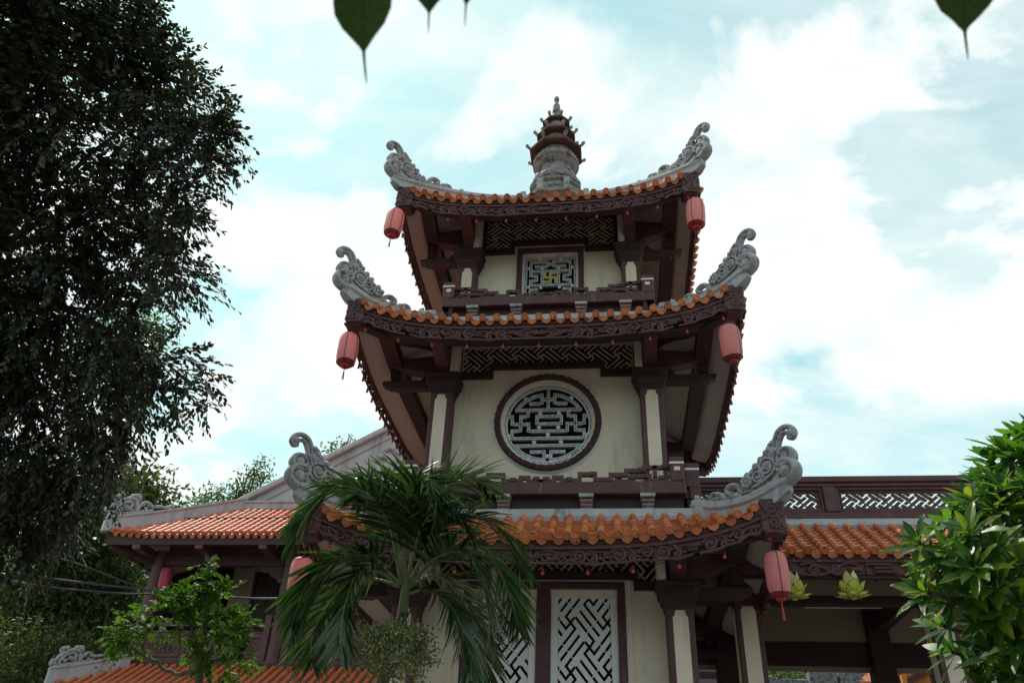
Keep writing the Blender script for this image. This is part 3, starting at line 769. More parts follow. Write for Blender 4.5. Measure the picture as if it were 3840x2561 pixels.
for k in range(150):
    a = 2*math.pi*k/150; q = .82+.018*math.sin(k*1.7); b = a+.03
    rl.tube([(c2[0]+(q-.035)*math.cos(a), y2-.074, c2[1]+(q-.035)*math.sin(a)), (c2[0]+q*math.cos(b), y2-.088, c2[1]+q*math.sin(b)), (c2[0]+(q+.035)*math.cos(a+.015*math.sin(k)), y2-.074, c2[1]+(q+.035)*math.sin(a+.015*math.sin(k)))], .013, 5)
rl.build('relief', 'brown', rw)
ring_mesh(c2, [(.67, y2+.06), (.755, y2+.02), (.758, y2+.09), (.67, y2+.09)]).build('reveal', 'cream', rw, smooth=40)
yl = y2+.045
def inlay(polys, name, parent, wd, wd2, closed=(), yfront=yl, cx=0, cz=0, blue='blue_mosaic', depth=.06):
    """white-edged strokes with a mosaic strip inlaid"""
    a = MB(); b = MB()
    for pts in polys:
        for q in range(len(pts)-1):
            (x0, z0), (x1, z1) = pts[q], pts[q+1]
            d = Vector((x1-x0, 0, z1-z0)); l = d.length
            if l < 1e-4: continue
            d /= l; nrm = Vector((-d.z, 0, d.x)); e = wd/2 if len(pts) < 8 else 0.004
            P0 = Vector((x0, 0, z0))-d*e; P1 = Vector((x1, 0, z1))+d*e
            ja = .0012*(q % 2)+.0006*(abs(d.x) > .7)
            a.add([P0+nrm*wd/2+Vector((0, yfront+ja, 0)), P0-nrm*wd/2+Vector((0, yfront+ja, 0)), P1-nrm*wd/2+Vector((0, yfront+ja, 0)), P1+nrm*wd/2+Vector((0, yfront+ja, 0)),
                   P0+nrm*wd/2+Vector((0, yfront+depth, 0)), P0-nrm*wd/2+Vector((0, yfront+depth, 0)), P1-nrm*wd/2+Vector((0, yfront+depth, 0)), P1+nrm*wd/2+Vector((0, yfront+depth, 0))],
                  [(0, 1, 2, 3), (4, 7, 6, 5), (0, 4, 5, 1), (1, 5, 6, 2), (2, 6, 7, 3), (3, 7, 4, 0)])
            e2 = wd2/2 if len(pts) < 8 else .004; P0 = Vector((x0, 0, z0))-d*e2; P1 = Vector((x1, 0, z1))+d*e2
            yy = yfront-.004+ja
            b.add([P0+nrm*wd2/2+Vector((0, yy, 0)), P0-nrm*wd2/2+Vector((0, yy, 0)), P1-nrm*wd2/2+Vector((0, yy, 0)), P1+nrm*wd2/2+Vector((0, yy, 0)),
                   P0+nrm*wd2/2+Vector((0, yfront+.01, 0)), P0-nrm*wd2/2+Vector((0, yfront+.01, 0)), P1-nrm*wd2/2+Vector((0, yfront+.01, 0)), P1+nrm*wd2/2+Vector((0, yfront+.01, 0))],
                  [(0, 1, 2, 3), (0, 4, 5, 1), (1, 5, 6, 2), (2, 6, 7, 3), (3, 7, 4, 0)])
    o = a.build(name, 'white_paint', parent); b.build('china_inlay', blue, o); return o
sx_, sz_ = 1.075/522, 1.075/469
C7 = lambda pts: [((x-1019)*sx_+c2[0], (865-z)*sz_+c2[1]-.015) for x, z in pts]
both = []
def sym(pts): both.append(C7(pts)); both.append(C7([(2038-x, z) for x, z in pts]))
both.append(C7([(1019, 580), (1019, 742)])); both.append(C7([(980, 660), (1060, 660)])); both.append(C7([(765, 745), (1275, 745)]))
sym(bez([(1070, 622), (1130, 634), (1190, 664), (1240, 702), (1275, 745)], 4)); sym([(1070, 622), (1070, 693), (1160, 693)])
sym([(1180, 745), (1180, 797), (1236, 797), (1236, 858), (1305, 858), (1305, 795), (1338, 795)]); sym([(1236, 858), (1172, 858), (1172, 914)])
both.append(C7([(866, 914), (1172, 914)])); sym([(1236, 858), (1236, 910), (1303, 910), (1303, 970)]); both.append(C7([(735, 970), (1303, 970)]))
both.append(C7([(930, 797), (1125, 797), (1125, 857), (930, 857), (930, 797)]))
both.append(C7([(765, 1027), (1275, 1027)])); sym(bez([(1275, 1027), (1220, 1080), (1130, 1122), (1045, 1136)], 4)); sym([(1045, 1136), (1045, 1074), (1145, 1074)])
inlay(both, 'longevity_sign', rw, .047, .024)
circ = [(c2[0]+.702*math.cos(2*math.pi*i/64), c2[1]-.0+.702*math.sin(2*math.pi*i/64)) for i in range(65)]
inlay([circ], 'mosaic_ring', rw, .075, .034)
st = MB()
for x, z in ((955, 772), (1105, 772), (948, 886), (1100, 886), (1019, 942), (912, 1000), (1122, 1000), (707, 950), (1325, 948), (836, 655), (1205, 650), (868, 1135), (1190, 1118), (1019, 1108)):
    p_ = C7([(x, z)])[0]; st.lathe([(.034, 0), (.034, .03), (.022, .04)], 12, (0, 0, 0)); m_ = len(st.v)-36
    st.v[m_:] = [(p_[0]+a, yl+.035-c_, p_[1]+b) for a, b, c_ in st.v[m_:]]
[split_build(st, 36, 'stud', 'white_paint', rw)]

y3 = -T3['wall']; cx3 = .02
sw = rect_frame(cx3-.645, cx3+.645, 9.9, 11.36, .022, y3-.05, y3+.04).build('square_window', 'white_paint', tower)
fr3 = rect_frame(cx3-.625, cx3+.625, 9.9, 11.335, .105, y3-.085, y3+.06).build('carved_frame', 'brown', sw, bevel=.008)
for sx in (-1, 1):
    rl = MB()
    for k in range(20):
        z = 9.95+k*.065; x = cx3+sx*.572; rl.tube([(x-.03, y3-.086, z), (x, y3-.096, z+.03), (x+.03, y3-.086, z+.05)], .012, 5)
    rl.build('relief', 'brown', fr3)
rect_frame(cx3-.52, cx3+.52, 9.98, 11.235, .035, y3-.02, y3+.10).build('inner_frame', 'white_paint', sw)
s4 = 1/(2.6716*1.6334)                                     # zoom pixels to 2351-view pixels
def C4(pts):
    out_ = []
    for x, z in pts:
        q = atY(((1620+x/2.6716)/VS), ((780+z/2.6716)/VS), y3+.05); out_.append((q[0], q[2]))
    return out_
zt, zb = 11.16, 10.10; hw3 = .46; ux3 = hw3/255
def G4(pts): return [(cx3+x*ux3, zt-z*ux3*1.30) for x, z in pts]
lines = [G4([(-255, 0), (255, 0), (255, 440), (-255, 440), (-255, 0)])]
for sg in (1, -1):
    for pts in ([(28, 35), (205, 35), (205, 178), (140, 178), (140, 225), (205, 225), (205, 270)], [(28, 35), (28, 85), (150, 85)], [(205, 405), (205, 310), (140, 310)], [(28, 405), (205, 405)], [(28, 405), (28, 360), (150, 360)], [(85, 130), (85, 270)]):
        lines.append(G4([(sg*x, z) for x, z in pts]))
lines += [G4([(-32, 60), (32, 60)]), G4([(-190, 130), (190, 130)]), G4([(-190, 270), (190, 270)]), G4([(-32, 385), (32, 385)])]
inlay(lines, 'key_lattice', sw, .046, .024, yfront=y3+.03)
gx, gz = cx3, G4([(0, 200)])[0][1]; q = .128
plate = MB(); u = 2*q/5                                          # gold plate with four slots round a turning cross
for i in range(5):
    for j in range(5):
        if (i, j) in ((1, 3), (1, 4), (3, 3), (4, 3), (3, 1), (3, 0), (1, 1), (0, 1)): continue
        x0 = gx-q+i*u; z0 = gz-q+j*u; plate.box(x0+.0005, x0+u-.0005, y3+.02+.0004*((i+j) % 2), y3+.06, z0+.0005, z0+u-.0005)
plate.build('gold_plate', 'gold_mosaic', sw)
st = MB()
for x, z in ((-105, 15), (105, 15), (-85, 110), (85, 110), (-225, 105), (225, 105), (-95, 300), (95, 300), (-225, 290), (225, 290)):
    p_ = G4([(x, z)])[0]; m_ = len(st.v); st.lathe([(.03, 0), (.03, .03), (.018, .04)], 10); st.v[m_:] = [(p_[0]+a, y3+.045-c_, p_[1]+b) for a, b, c_ in st.v[m_:]]
[split_build(st, 30, 'stud', 'white_paint', sw)]

# ------------------------------------------------------------------ balconies, curbs and corbels
def balcony(T, hx, yb, zb, zt, zpost, zrail, rail_pts, corbels, curb, k):
    w_ = T['wall']; m = MB(); m.box(-hx, hx, -yb, -yb+.16, zb, zt); m.box(-hx+.03, hx-.03, -yb+.16, -w_+.02, zb+.02, zt-.04)
    bal = rot_pts(m, k).build('balcony', 'brown', tower, bevel=.012)
    rot_pts(MB().box(-hx+.04, hx-.04, -yb+.13, -yb+.20, zb-.30, zb+.01), k).build('apron', 'brown_dark', bal)
    for sx in (-1, 1):
        x0, x1 = (hx-.21, hx-.015) if sx > 0 else (-hx+.015, -hx+.21)
        p_ = rot_pts(MB().box(x0, x1, -yb+.002, -yb+.195, zt+.003, zpost), k).build('post', 'brown', bal, bevel=.008)
        rot_pts(MB().box(x0-.006, x1+.006, -yb-.006, -yb+.20, zpost-.115, zpost-.085), k).build('white_band', 'white_paint', p_)
        rot_pts(MB().box((x0+x1)/2-.042, (x0+x1)/2+.042, -yb-.003, -yb+.05, zpost-.22, zpost-.16), k).build('cream_inset', 'cream', p_)
    rl = MB(); yy = -yb+.09
    for sg in (1, -1):
        for j_, pts in enumerate(rail_pts):
            for q in range(len(pts)-1):
                (a0, b0), (a1, b1) = pts[q], pts[q+1]; e = .030
                x0, x1 = sorted((sg*a0*(hx-.2), sg*a1*(hx-.2))); z0, z1 = sorted((zt+b0*1.2, zt+b1*1.2)); dj = .0013*((q+j_) % 3)
                rl.box(x0-e, x1+e, yy-.032+dj, yy+.032-dj, z0-e+dj*.5, z1+e-dj*.5)
    rot_pts(rl, k).build('key_railing', 'brown', bal)
    kn = MB()
    for sg in (1, -1):
        for a, b in ((.04, .06), (.22, .05), (.40, .12), (.60, .09), (.78, .17), (.96, .21), (.93, .06), (.7, .07)):
            x = sg*a*(hx-.2); kn.box(x-.055, x+.055, yy-.045, yy+.045, zt+b*1.2-.038, zt+b*1.2+.038)
    rot_pts(kn, k).build('cloud_knot', 'brown', bal, bevel=.018)
    for x in corbels:
        cb_ = MB()
        for q, (dz, g_) in enumerate(((0, 0), (.055, .012), (.11, .03))):
            cb_.box(x-.085-g_*.25, x+.085+g_*.25, -yb-.02+.05-g_*1.2, -yb+.2, zb-.235+dz, zb-.235+dz+.052)
        cbo = rot_pts(cb_, k).build('corbel', 'corbel', bal, bevel=.014)
        rot_pts(MB().box(x-.105, x+.105, -yb-.035, -yb+.2, zb-.05, zb-.004), k).build('corbel_top', 'concrete', cbo)
    y_c, z_c0, z_c1 = curb
    cm = MB(); cm.sweep([(-y_c-.04, 0, 0), (y_c+.04, 0, 0)], [((0, -1, 0), (0, 0, 1))]*2, [(y_c-.25, z_c0-.1), (y_c+.03, z_c0-.1), (y_c+.03, z_c0+.07), (y_c, z_c0+.10), (y_c-.03, z_c1), (y_c-.25, z_c1)])
    rot_pts(cm, k).build('curb', 'concrete', tower, smooth=30)
rail = [[(.0, .03), (.10, .03), (.10, .08), (.16, .08), (.16, .04), (.30, .04), (.30, .12), (.42, .12), (.42, .05), (.54, .05), (.54, .11), (.66, .11), (.66, .16), (.80, .16), (.80, .20), (.98, .20)],
        [(.56, .02), (.70, .02), (.70, .09), (.84, .09), (.84, .03), (.97, .03)], [(.88, .10), (.88, .20)], [(.20, .015), (.30, .015)]]
for k in range(4):
    balcony(T3, 1.865, 1.86, 9.74, 9.93, 10.29, .25, rail, (-1.30, -.53, .60, 1.36), (2.03, 9.12, 9.42), k)
    balcony(T2, 2.08, 2.30, 6.05, 6.24, 6.62, .25, rail, (-1.50, -.54, .66, 1.53), (2.40, 5.60, 5.80), k)

# ------------------------------------------------------------------ stone stupa finial
stu = MB()
oct_ = lambda prof, rot=math.pi/8: stu.lathe(prof, 8, (0, 0, 0), rot)
oct_([(.60, 12.9), (.70, 13.30), (.86, 13.42), (.86, 13.50), (.60, 13.54)])
oct_([(.52, 13.5), (.52, 13.60), (.56, 13.62), (.56, 13.95), (.52, 13.97), (.60, 14.02), (.61, 14.07), (.5, 14.09)])
base = stu.build('stupa', 'stupa_stone', tower, smooth=25)
for k in range(8):
    a = math.pi/8+k*math.pi/4; x, y = .74*math.cos(a), .74*math.sin(a)
    MB().box(x-.06, x+.06, y-.06, y+.06, 13.47, 13.86).build('post', 'stone_carving', base, bevel=.012)
rl = MB()
for k in range(8):
    a = k*math.pi/4; d = Vector((math.cos(a), math.sin(a), 0)); t_ = Vector((-d.y, d.x, 0)); o = d*.525
    for s_ in (-1, 1):
        rl.tube([o+t_*s_*(.05+.12*u_)+Vector((0, 0, 13.68+.1*math.sin(u_*6))) for u_ in np.linspace(0, 1, 6)], .025, 6)
        rl.tube([o+t_*s_*(.03+.1*u_)+Vector((0, 0, 13.84+.04*math.cos(u_*7))) for u_ in np.linspace(0, 1, 6)], .022, 6)
rl.build('relief', 'stupa_stone', base, smooth=60)
for k in range(8):          # bulging lotus petals with upturned tips
    a = k*math.pi/4+math.pi/8; d = Vector((math.cos(a), math.sin(a), 0)); t_ = Vector((-d.y, d.x, 0)); pm = MB(); vs = []; fs = []
    for i in range(7):
        u_ = i/6; z = 14.52-.42*u_; r = .40+.19*math.sin(min(1, u_*1.25)*math.pi/2)-.05*u_*u_+(.06 if i == 6 else 0); z += .05 if i == 6 else 0; wd_ = .27*math.sin(math.pi*(.25+.5*u_))*(1, 1, 1, 1, .97, .78, .12)[i]
        for j in range(5):
            v_ = (j-2)/2; p_ = d*(r*(1-.10*v_*v_))+t_*(wd_*v_); vs.append((p_.x, p_.y, z-.03*(1-v_*v_)))
    for i in range(6):
        for j in range(4): fs.append((i*5+j, i*5+j+1, (i+1)*5+j+1, (i+1)*5+j))
    pm.add(vs, fs).build('lotus_petal', 'stupa_stone', base, smooth=60)
MB().lathe([(.50, 14.06), (.535, 14.18), (.52, 14.32), (.44, 14.46), (.36, 14.55), (.36, 14.72), (.46, 14.78), (.51, 14.86), (.52, 14.94), (.48, 15.02), (.40, 15.06), (.40, 15.2)], 24).build('drum', 'stupa_stone', base, smooth=40)
rl = MB()
for k in range(36):
    a = 2*math.pi*k/36; b = a+.11
    rl.tube([(.512*math.cos(a), .512*math.sin(a), 14.84+.0*(k % 2)), (.512*math.cos(b), .512*math.sin(b), 14.97)], .013, 5)
    rl.tube([(.512*math.cos(b), .512*math.sin(b), 14.84), (.512*math.cos((a+b)/2), .512*math.sin((a+b)/2), 14.90)], .013, 5)
rl.build('relief', 'stupa_stone', base)
def stupa_plate(z, ap, th, drum_r, drum_z):
    R = ap/math.cos(math.pi/8); m = MB()
    m.lathe([(R*.55, z+.03), (R*.95, z-.01), (R, z), (R, z+th), (R*.9, z+th+.02), (R*.62, z+th+.09), (R*.5, z+th+.16)], 8, (0, 0, 0), math.pi/8)
    o_ = m.build('tier_plate', 'stupa_rust', base, smooth=25)
    for k in range(8):
        a = math.pi/8+k*math.pi/4; kb = MB(); d = Vector((math.cos(a), math.sin(a), 0))
        p_ = [d*(R*.93)+Vector((0, 0, z+th*.5)), d*(R*1.02)+Vector((0, 0, z+th+.01)), d*(R*1.10)+Vector((0, 0, z+th+.06)), d*(R*1.11)+Vector((0, 0, z+th+.09))]
        kb.tube(p_, [.03, .034, .042, .03], 7); kb.build('corner_knob', 'stupa_stone', o_, smooth=60)
    MB().lathe([(drum_r*.8, z+th+.05), (drum_r, z+th+.15), (drum_r*1.02, (z+th+drum_z)/2+.05), (drum_r*.85, drum_z)], 20).build('drum', 'stupa_stone', o_, smooth=40)
stupa_plate(15.20, .585, .06, .30, 15.76); stupa_plate(15.72, .44, .05, .23, 16.24); stupa_plate(16.20, .315, .05, .13, 16.36)
MB().lathe([(.12, 16.33), (.115, 16.48), (.085, 16.62), (.075, 16.66), (.10, 16.68), (.10, 16.72), (.08, 16.74), (.095, 16.76), (.095, 16.80), (.07, 16.83), (.085, 16.87), (.08, 16.92), (.052, 16.96), (.05, 17.06), (.062, 17.10), (.064, 17.16), (.045, 17.21), (.02, 17.23)], 16).build('spire', 'stupa_stone', base, smooth=50)
# ------------------------------------------------------------------ lanterns, bulb strings, lotus lanterns
def lantern_parts(root, body_mat, r=.16, hgt=.60):
    pr = [(r*.42, -hgt), (r*.62, -hgt+.012), (r*.86, -hgt+.05), (r*.97, -hgt+.12), (r, -hgt+.2), (r, -.2), (r*.97, -.12), (r*.86, -.05), (r*.62, -.012), (r*.42, 0)]
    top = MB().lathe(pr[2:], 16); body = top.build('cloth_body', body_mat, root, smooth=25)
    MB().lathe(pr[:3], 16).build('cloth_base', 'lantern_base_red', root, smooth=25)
    for k in (3, 9, 12, 15):
        a = 2*math.pi*k/16; MB().tube([(q*1.006*math.cos(a), q*1.006*math.sin(a), z) for q, z in pr], .0055, 4).build('seam', 'black_plastic', root)
    for z, q in ((-hgt+.012, r*.63), (-hgt+.05, r*.87), (-.012, r*.63)):
        MB().tube([(q*1.01*math.cos(2*math.pi*i/24), q*1.01*math.sin(2*math.pi*i/24), z) for i in range(25)], .006, 4).build('hoop', 'black_plastic', root)
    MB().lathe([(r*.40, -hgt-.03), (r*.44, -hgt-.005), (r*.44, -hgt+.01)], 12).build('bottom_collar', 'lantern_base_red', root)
    MB().tube([(0, 0, 0), (.004, 0, .09), (0, 0, .22)], .006, 5).build('cord', 'black_plastic', root)
    ts = MB(); ts.ball((0, 0, -hgt-.05), .016, 6, 4)
    for k in range(7):
        a = k*.9; ts.tube([(0, 0, -hgt-.03), (.004*math.cos(a), .004*math.sin(a), -hgt-.10), (.014*math.cos(a), .014*math.sin(a), -hgt-.26)], .0035, 4)
    return ts
lan = thing('hanging_lantern', 'faded red cloth lantern hanging from the left corner of the top roof', 'lantern', (0, 0, 0), 'cloth lanterns at the roof corners')
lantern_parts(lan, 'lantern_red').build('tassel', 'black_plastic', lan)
spots = [((-2.665, -2.62, 11.36), 'faded red cloth lantern hanging from the left corner of the top roof', 3, -2),
         ((2.60, -2.62, 11.27), 'faded red cloth lantern hanging from the right corner of the top roof', 1, 2),
         ((-3.02, -2.92, 8.50), 'faded red cloth lantern hanging from the left corner of the middle roof', 4, -3),
         ((2.83, -2.90, 8.47), 'faded red cloth lantern hanging from the right corner of the middle roof, beside sky', -3, -4),
         ((-3.11, -2.95, 4.90), 'red cloth lantern half hidden behind the palm fronds at the lowest roof', 2, 1)]
for i, (p, lb, ty, tx) in enumerate(spots):
    o = lan if i == 0 else copy_tree(lan); o.location = p; o['label'] = lb; o.rotation_euler = (rad(tx), rad(ty), rad(37*i))
lan2 = thing('hanging_lantern', 'red cloth lantern with red tassel at the right corner of the lowest roof', 'lantern', (0, 0, 0), 'cloth lanterns at the roof corners')
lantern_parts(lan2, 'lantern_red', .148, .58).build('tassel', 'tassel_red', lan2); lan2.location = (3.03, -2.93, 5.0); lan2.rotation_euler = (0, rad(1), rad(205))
lan3 = thing('hanging_lantern', 'deep pink cloth lantern hanging between columns of the left hall balcony', 'lantern', (0, 0, 0), 'cloth lanterns at the roof corners')
lantern_parts(lan3, 'lantern_pink', .155, .62).build('tassel', 'tassel_red', lan3); lan3.location = tuple(atY(385, 1303, 6.9)); lan3.rotation_euler = (0, rad(-3), 0)

bulb_me = MB()  .ball((0, 0, -.054), .024, 8, 6, (1, 1, 1.1)).mesh('bulb', 'bulb_red', smooth=60)
sock_me = MB().lathe([(.017, -.04), (.019, 0.), (.012, .03)], 8).mesh('socket', 'black_plastic', smooth=40)
def bulb_string(label, pts, sag=.02, group='strings of red bulbs', drop=0.0):
    c0 = pts[len(pts)//2]; root = thing('bulb_string', label, 'string lights', c0, group)
    cab = MB(); path = []
    for a, b in zip(pts[:-1], pts[1:]):
        for k in range(6):
            t = k/6; path.append((a[0]+(b[0]-a[0])*t, a[1]+(b[1]-a[1])*t, a[2]+(b[2]-a[2])*t+.03-sag*math.sin(math.pi*t)))
    path.append((pts[-1][0], pts[-1][1], pts[-1][2]+.03)); cab.tube(path, .005, 4).build('cable', 'black_plastic', root)
    for p in pts:
        M = Matrix.Translation((p[0], p[1], p[2]-drop)) @ Matrix.Rotation(random.uniform(-.12, .12), 4, 'Y')
        s_ = inst('socket', sock_me, root, M)
        b_ = bpy.data.objects.new('bulb', bulb_me); col.objects.link(b_); b_.parent = s_
        if drop: MB().tube([(p[0], p[1], p[2]+.03), (p[0], p[1], p[2]-drop+.02)], .004, 4).build('lead', 'black_plastic', root)
for ti, (T, nm) in enumerate(zip(TIERS, ('lowest', 'middle', 'top'))):
    zf = zfun(T); w = T['w']; W = w-.35; sp = (.55, .53, .52)[ti]
    n = int(2*W/sp); xs = [-W+.12*((ti+1) % 2)+2*W*i/n for i in range(n+1)]
    pts = [(x, -w+.11, zf(x, 0)-.36+(.02 if abs(x) > W-.3 else 0)) for x in xs]
    bulb_string('string of red bulbs under the front eave of the %s tower roof' % nm, pts)
    for sg, sd in ((-1, 'left'), (1, 'right')):
        n = int(2*W/.3); ys = [-W+2*W*i/n for i in range(n+1)]
        bulb_string('string of red bulbs along the %s eave of the %s tower roof' % (sd, nm), [(sg*(w-.03), y, zf(y, 0)-.30) for y in ys])
# lotus lanterns of stretched cloth petals under the corridor eave
def petal_mesh(L_, W_, curl, base_r, tilt, name, mat):
    mb = MB(); vs = []; fs = []
    for i in range(7):
        t = i/6; wd = W_*math.sin(math.pi*min(1, .12+.70*t))**.8*(1-t**4)+.002
        r = base_r+L_*(math.sin(tilt)*t+curl*t*t*(-1)); z = L_*math.cos(tilt)*t
        for j in (-1, 0, 1): vs.append((r-.25*wd*abs(j), wd*j, z))
    for i in range(6):
        for j in range(2): fs.append((i*3+j, i*3+j+1, (i+1)*3+j+1, (i+1)*3+j))
    mb.add(vs, fs); ed = MB()
    for j in (0, 2): ed.tube([vs[i*3+j] for i in range(7)], .0025, 4)
    return mb.mesh(name, mat, smooth=60), ed.mesh('wire_edge', 'black_plastic')
pet = [petal_mesh(.36, .085, .34, .02, .50, 'petal', 'lotus_pale'), petal_mesh(.27, .09, .22, .03, .80, 'petal', 'lotus_green'), petal_mesh(.19, .07, -.05, .02, 1.35, 'petal', 'lotus_green')]
lot = thing('lotus_lantern', 'yellow-green cloth lotus lantern hanging alone in the middle of the corridor eave', 'lantern', (0, 0, 0), 'lotus lanterns in the corridor')
for ring, (pm, n, a0) in enumerate(zip(pet, (5, 6, 7), (.2, .5, 0))):
    for k in range(n):
        o = bpy.data.objects.new('petal', pm[0]); col.objects.link(o); o.parent = lot; o.rotation_euler = (0, 0, a0+2*math.pi*k/n)
        e_ = bpy.data.objects.new('wire_edge', pm[1]); col.objects.link(e_); e_.parent = o
MB().lathe([(.02, -.02), (.04, 0), (.03, .02)], 8).build('base_cup', 'lotus_green', lot); MB().tube([(0, 0, .1), (0, 0, .48)], .003, 4).build('cord', 'black_plastic', lot)
for i, (px, py, lb) in enumerate(((1960, 1372, None), (1825, 1374, 'yellow-green cloth lotus lantern just right of the red lantern with red tassel'), (2125, 1372, 'yellow-green cloth lotus lantern partly behind the plumeria leaves'))):
    o = lot if i == 0 else copy_tree(lot); o.location = tuple(atY(px, py, -1.98)); o.scale = (1.15, 1.15, 1.12)
    if lb: o['label'] = lb
    o.rotation_euler = (0, 0, .4*i)

# ------------------------------------------------------------------ corridor to the right
cor = thing('covered_corridor', 'open covered corridor with maroon columns, orange tiled eave and fretted parapet', 'corridor', (5.6, -.9, 0))
cz = lambda x, d: 5.30+.70*d
crow = [3.02+.2155*i for i in range(27)]
bed = MB().add([(2.6, -1.98, 5.285), (9.2, -1.98, 5.285), (9.2, -.85, 6.085), (2.6, -.85, 6.085)], [(0, 1, 2, 3)])
bed.add([(2.6, -1.93, 5.15), (9.2, -1.93, 5.15), (9.2, -.85, 5.85), (2.6, -.85, 5.85)], [(0, 3, 2, 1)]).build('roof', 'roof_bed', cor)
croof = cor.children[-1]
tile_side(cz, crow, lambda x: 1.06, 2.0, croof, Matrix.Identity(4), '', ('cap', 'drip', 'cover', 'pan'), cover_step=.155, pan_step=.135)
mo = MB().sweep([(2.7, -1.94, 5.30), (9.2, -1.94, 5.30)], [((0, -1, 0), (0, 0, 1))]*2, [(-.05, -.02), (.03, -.02), (.03, -.07), (.012, -.075), (.012, -.12), (-.02, -.13), (-.02, -.30), (-.06, -.30)])
mo.build('eave_moulding', 'brown', cor, smooth=30)
cvg = MB(); M = lambda s_, v: (s_, -1.925-.03, 5.30+v)
s0 = 3.1
while s0 < 9:
    for pts, r in (([(s0, -.29), (s0, -.15), (s0+.34, -.15), (s0+.34, -.20), (s0+.1, -.20), (s0+.1, -.25), (s0+.4, -.25)], .02), (spiral(s0+.62, -.215, .075, 1.6, 3, 1), .02), (spiral(s0+.92, -.21, .08, 1.6, 0, -1), .02),
                   (bez([(s0+.45, -.16), (s0+.6, -.14), (s0+.75, -.2), (s0+.9, -.29), (s0+1.1, -.28)], 6), .02), (bez([(s0+.45, -.29), (s0+.7, -.3), (s0+.85, -.24), (s0+1.05, -.14), (s0+1.2, -.15)], 6), .018), ([(s0+1.1, -.22), (s0+1.25, -.22)], .025)):
        cvg.tube([M(*p_) for p_ in pts], r, 6, (0, -1, 0), .8)
    s0 += 1.32
cvg.build('scroll_carving', 'brown', cor, smooth=60)
MB().box(2.7, 9.2, -1.92, -1.84, 4.97, 5.02).build('eave_batten', 'brown_dark', cor)
# parapet with fretted panels
MB().sweep([(2.4, 0, 0), (9.4, 0, 0)], [((0, -1, 0), (0, 0, 1))]*2, [(.60, 5.9), (1.0, 5.98), (1.02, 6.05), (.98, 6.13), (.90, 6.19), (.60, 6.19)]).build('ledge', 'concrete', cor, smooth=30)
par = MB().box(2.3, 9.4, -.90, -.70, 6.192, 6.30); par = par.build('parapet', 'brown', cor, bevel=.012)
tr = MB(); tr.box(2.3, 9.4, -.93, -.67, 6.78, 6.88); tr.box(2.3, 9.4, -.90, -.70, 6.715, 6.777); tr.build('top_rail', 'brown', par, bevel=.012)
posts = (2.1, 4.41, 6.72, 9.03)
for x in posts: MB().box(x-.10, x+.10, -.915, -.685, 6.30, 6.715).build('post', 'brown', par, bevel=.012)
for a, b in zip(posts[:-1], posts[1:]):
    x0, x1 = a+.10, b-.10
    f_ = rect_frame(x0+.002, x1-.002, 6.302, 6.713, .045, -.87, -.73).build('panel_frame', 'brown', par, bevel=.008)
    fb = fret_board(x0+.10, x1-.10, 6.375, 6.645, -.815, -.785, .0285, .0225, x0+.3, 6.46, 3, 1, 6); fb.build('fret', 'brown', f_)
    rect_frame(x0+.07, x1-.07, 6.362, 6.655, .022, -.825, -.775).build('fret_border', 'brown', f_)
    MB().box(x0+.04, x0+.08, -.81, -.79, 6.47, 6.53).build('tenon', 'brown', f_); MB().box(x1-.08, x1-.04, -.81, -.79, 6.47, 6.53).build('tenon', 'brown', f_)
MB().box(2.0, 9.4, -.60, 3.0, 5.95, 6.08).build('deck', 'concrete', cor)
# columns, beams, frieze wall, ceiling
for yy, mt, rows_ in ((-.86, 'brown', (2.93, 5.58, 8.23)), (2.0, 'brown_dark', (2.95, 5.55, 8.2))):
    for x in rows_:
        c_ = MB().box(x-.18, x+.18, yy-.18, yy+.18, 0, 5.95).build('column', mt, cor, bevel=.012)
        if yy < 0:
            ph = .105; o_ = [(-ph, .5), (ph, .5), (ph, 4.76), (ph-.025, 4.79), (ph-.025, 4.82), (-ph+.025, 4.82), (-ph+.025, 4.79), (-ph, 4.76)]
            MB().prism(o_, lambda a, b, d: (x+a, yy-.18-d, b), -.01, .004).build('inset_panel', 'cream', c_)
            MB().prism(o_, lambda a, b, d: (x-.18-d, yy+a, b), -.01, .004).build('inset_panel', 'cream', c_)
            br = [(.17, 4.95), (.22, 5.0), (.32, 5.05), (.40, 5.12), (.62, 5.2), (.75, 5.28), (1.05, 5.33), (1.05, 5.42), (.17, 5.42)]
            MB().prism(br, lambda a, b, d: (x+d, yy-a, b), -.09, .09).build('brace', 'brown_dark', c_, bevel=.01)
for x0, x1 in ((2.05, 2.75), (3.11, 5.40), (5.76, 8.05), (8.41, 9.4)):
    MB().box(x0+.002, x1-.002, -.95, -.78, 4.88, 5.00).build('beam', 'brown_dark', cor, bevel=.01)
    MB().box(x0+.002, x1-.002, -.90, -.82, 5.003, 5.85).build('frieze_wall', 'cream_shaded', cor)
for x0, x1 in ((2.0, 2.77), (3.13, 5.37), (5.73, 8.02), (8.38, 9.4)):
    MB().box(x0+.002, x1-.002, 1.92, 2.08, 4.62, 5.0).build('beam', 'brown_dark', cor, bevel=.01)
    MB().box(x0+.002, x1-.002, 1.96, 2.04, 5.003, 5.9).build('frieze_wall', 'cream_shaded', cor)
    MB().box(x0+.002, x1-.002, 2.02, 2.10, 4.54, 4.615).build('lintel', 'cream_shaded', cor)
for x in (2.93, 5.58, 8.23): MB().box(x-.10, x+.10, -.675, 1.815, 5.15, 5.5).build('cross_beam', 'brown_dark', cor)
MB().box(2.0, 9.4, -.60, 3.0, 5.90, 5.947).build('ceiling', 'cream_shaded', cor)
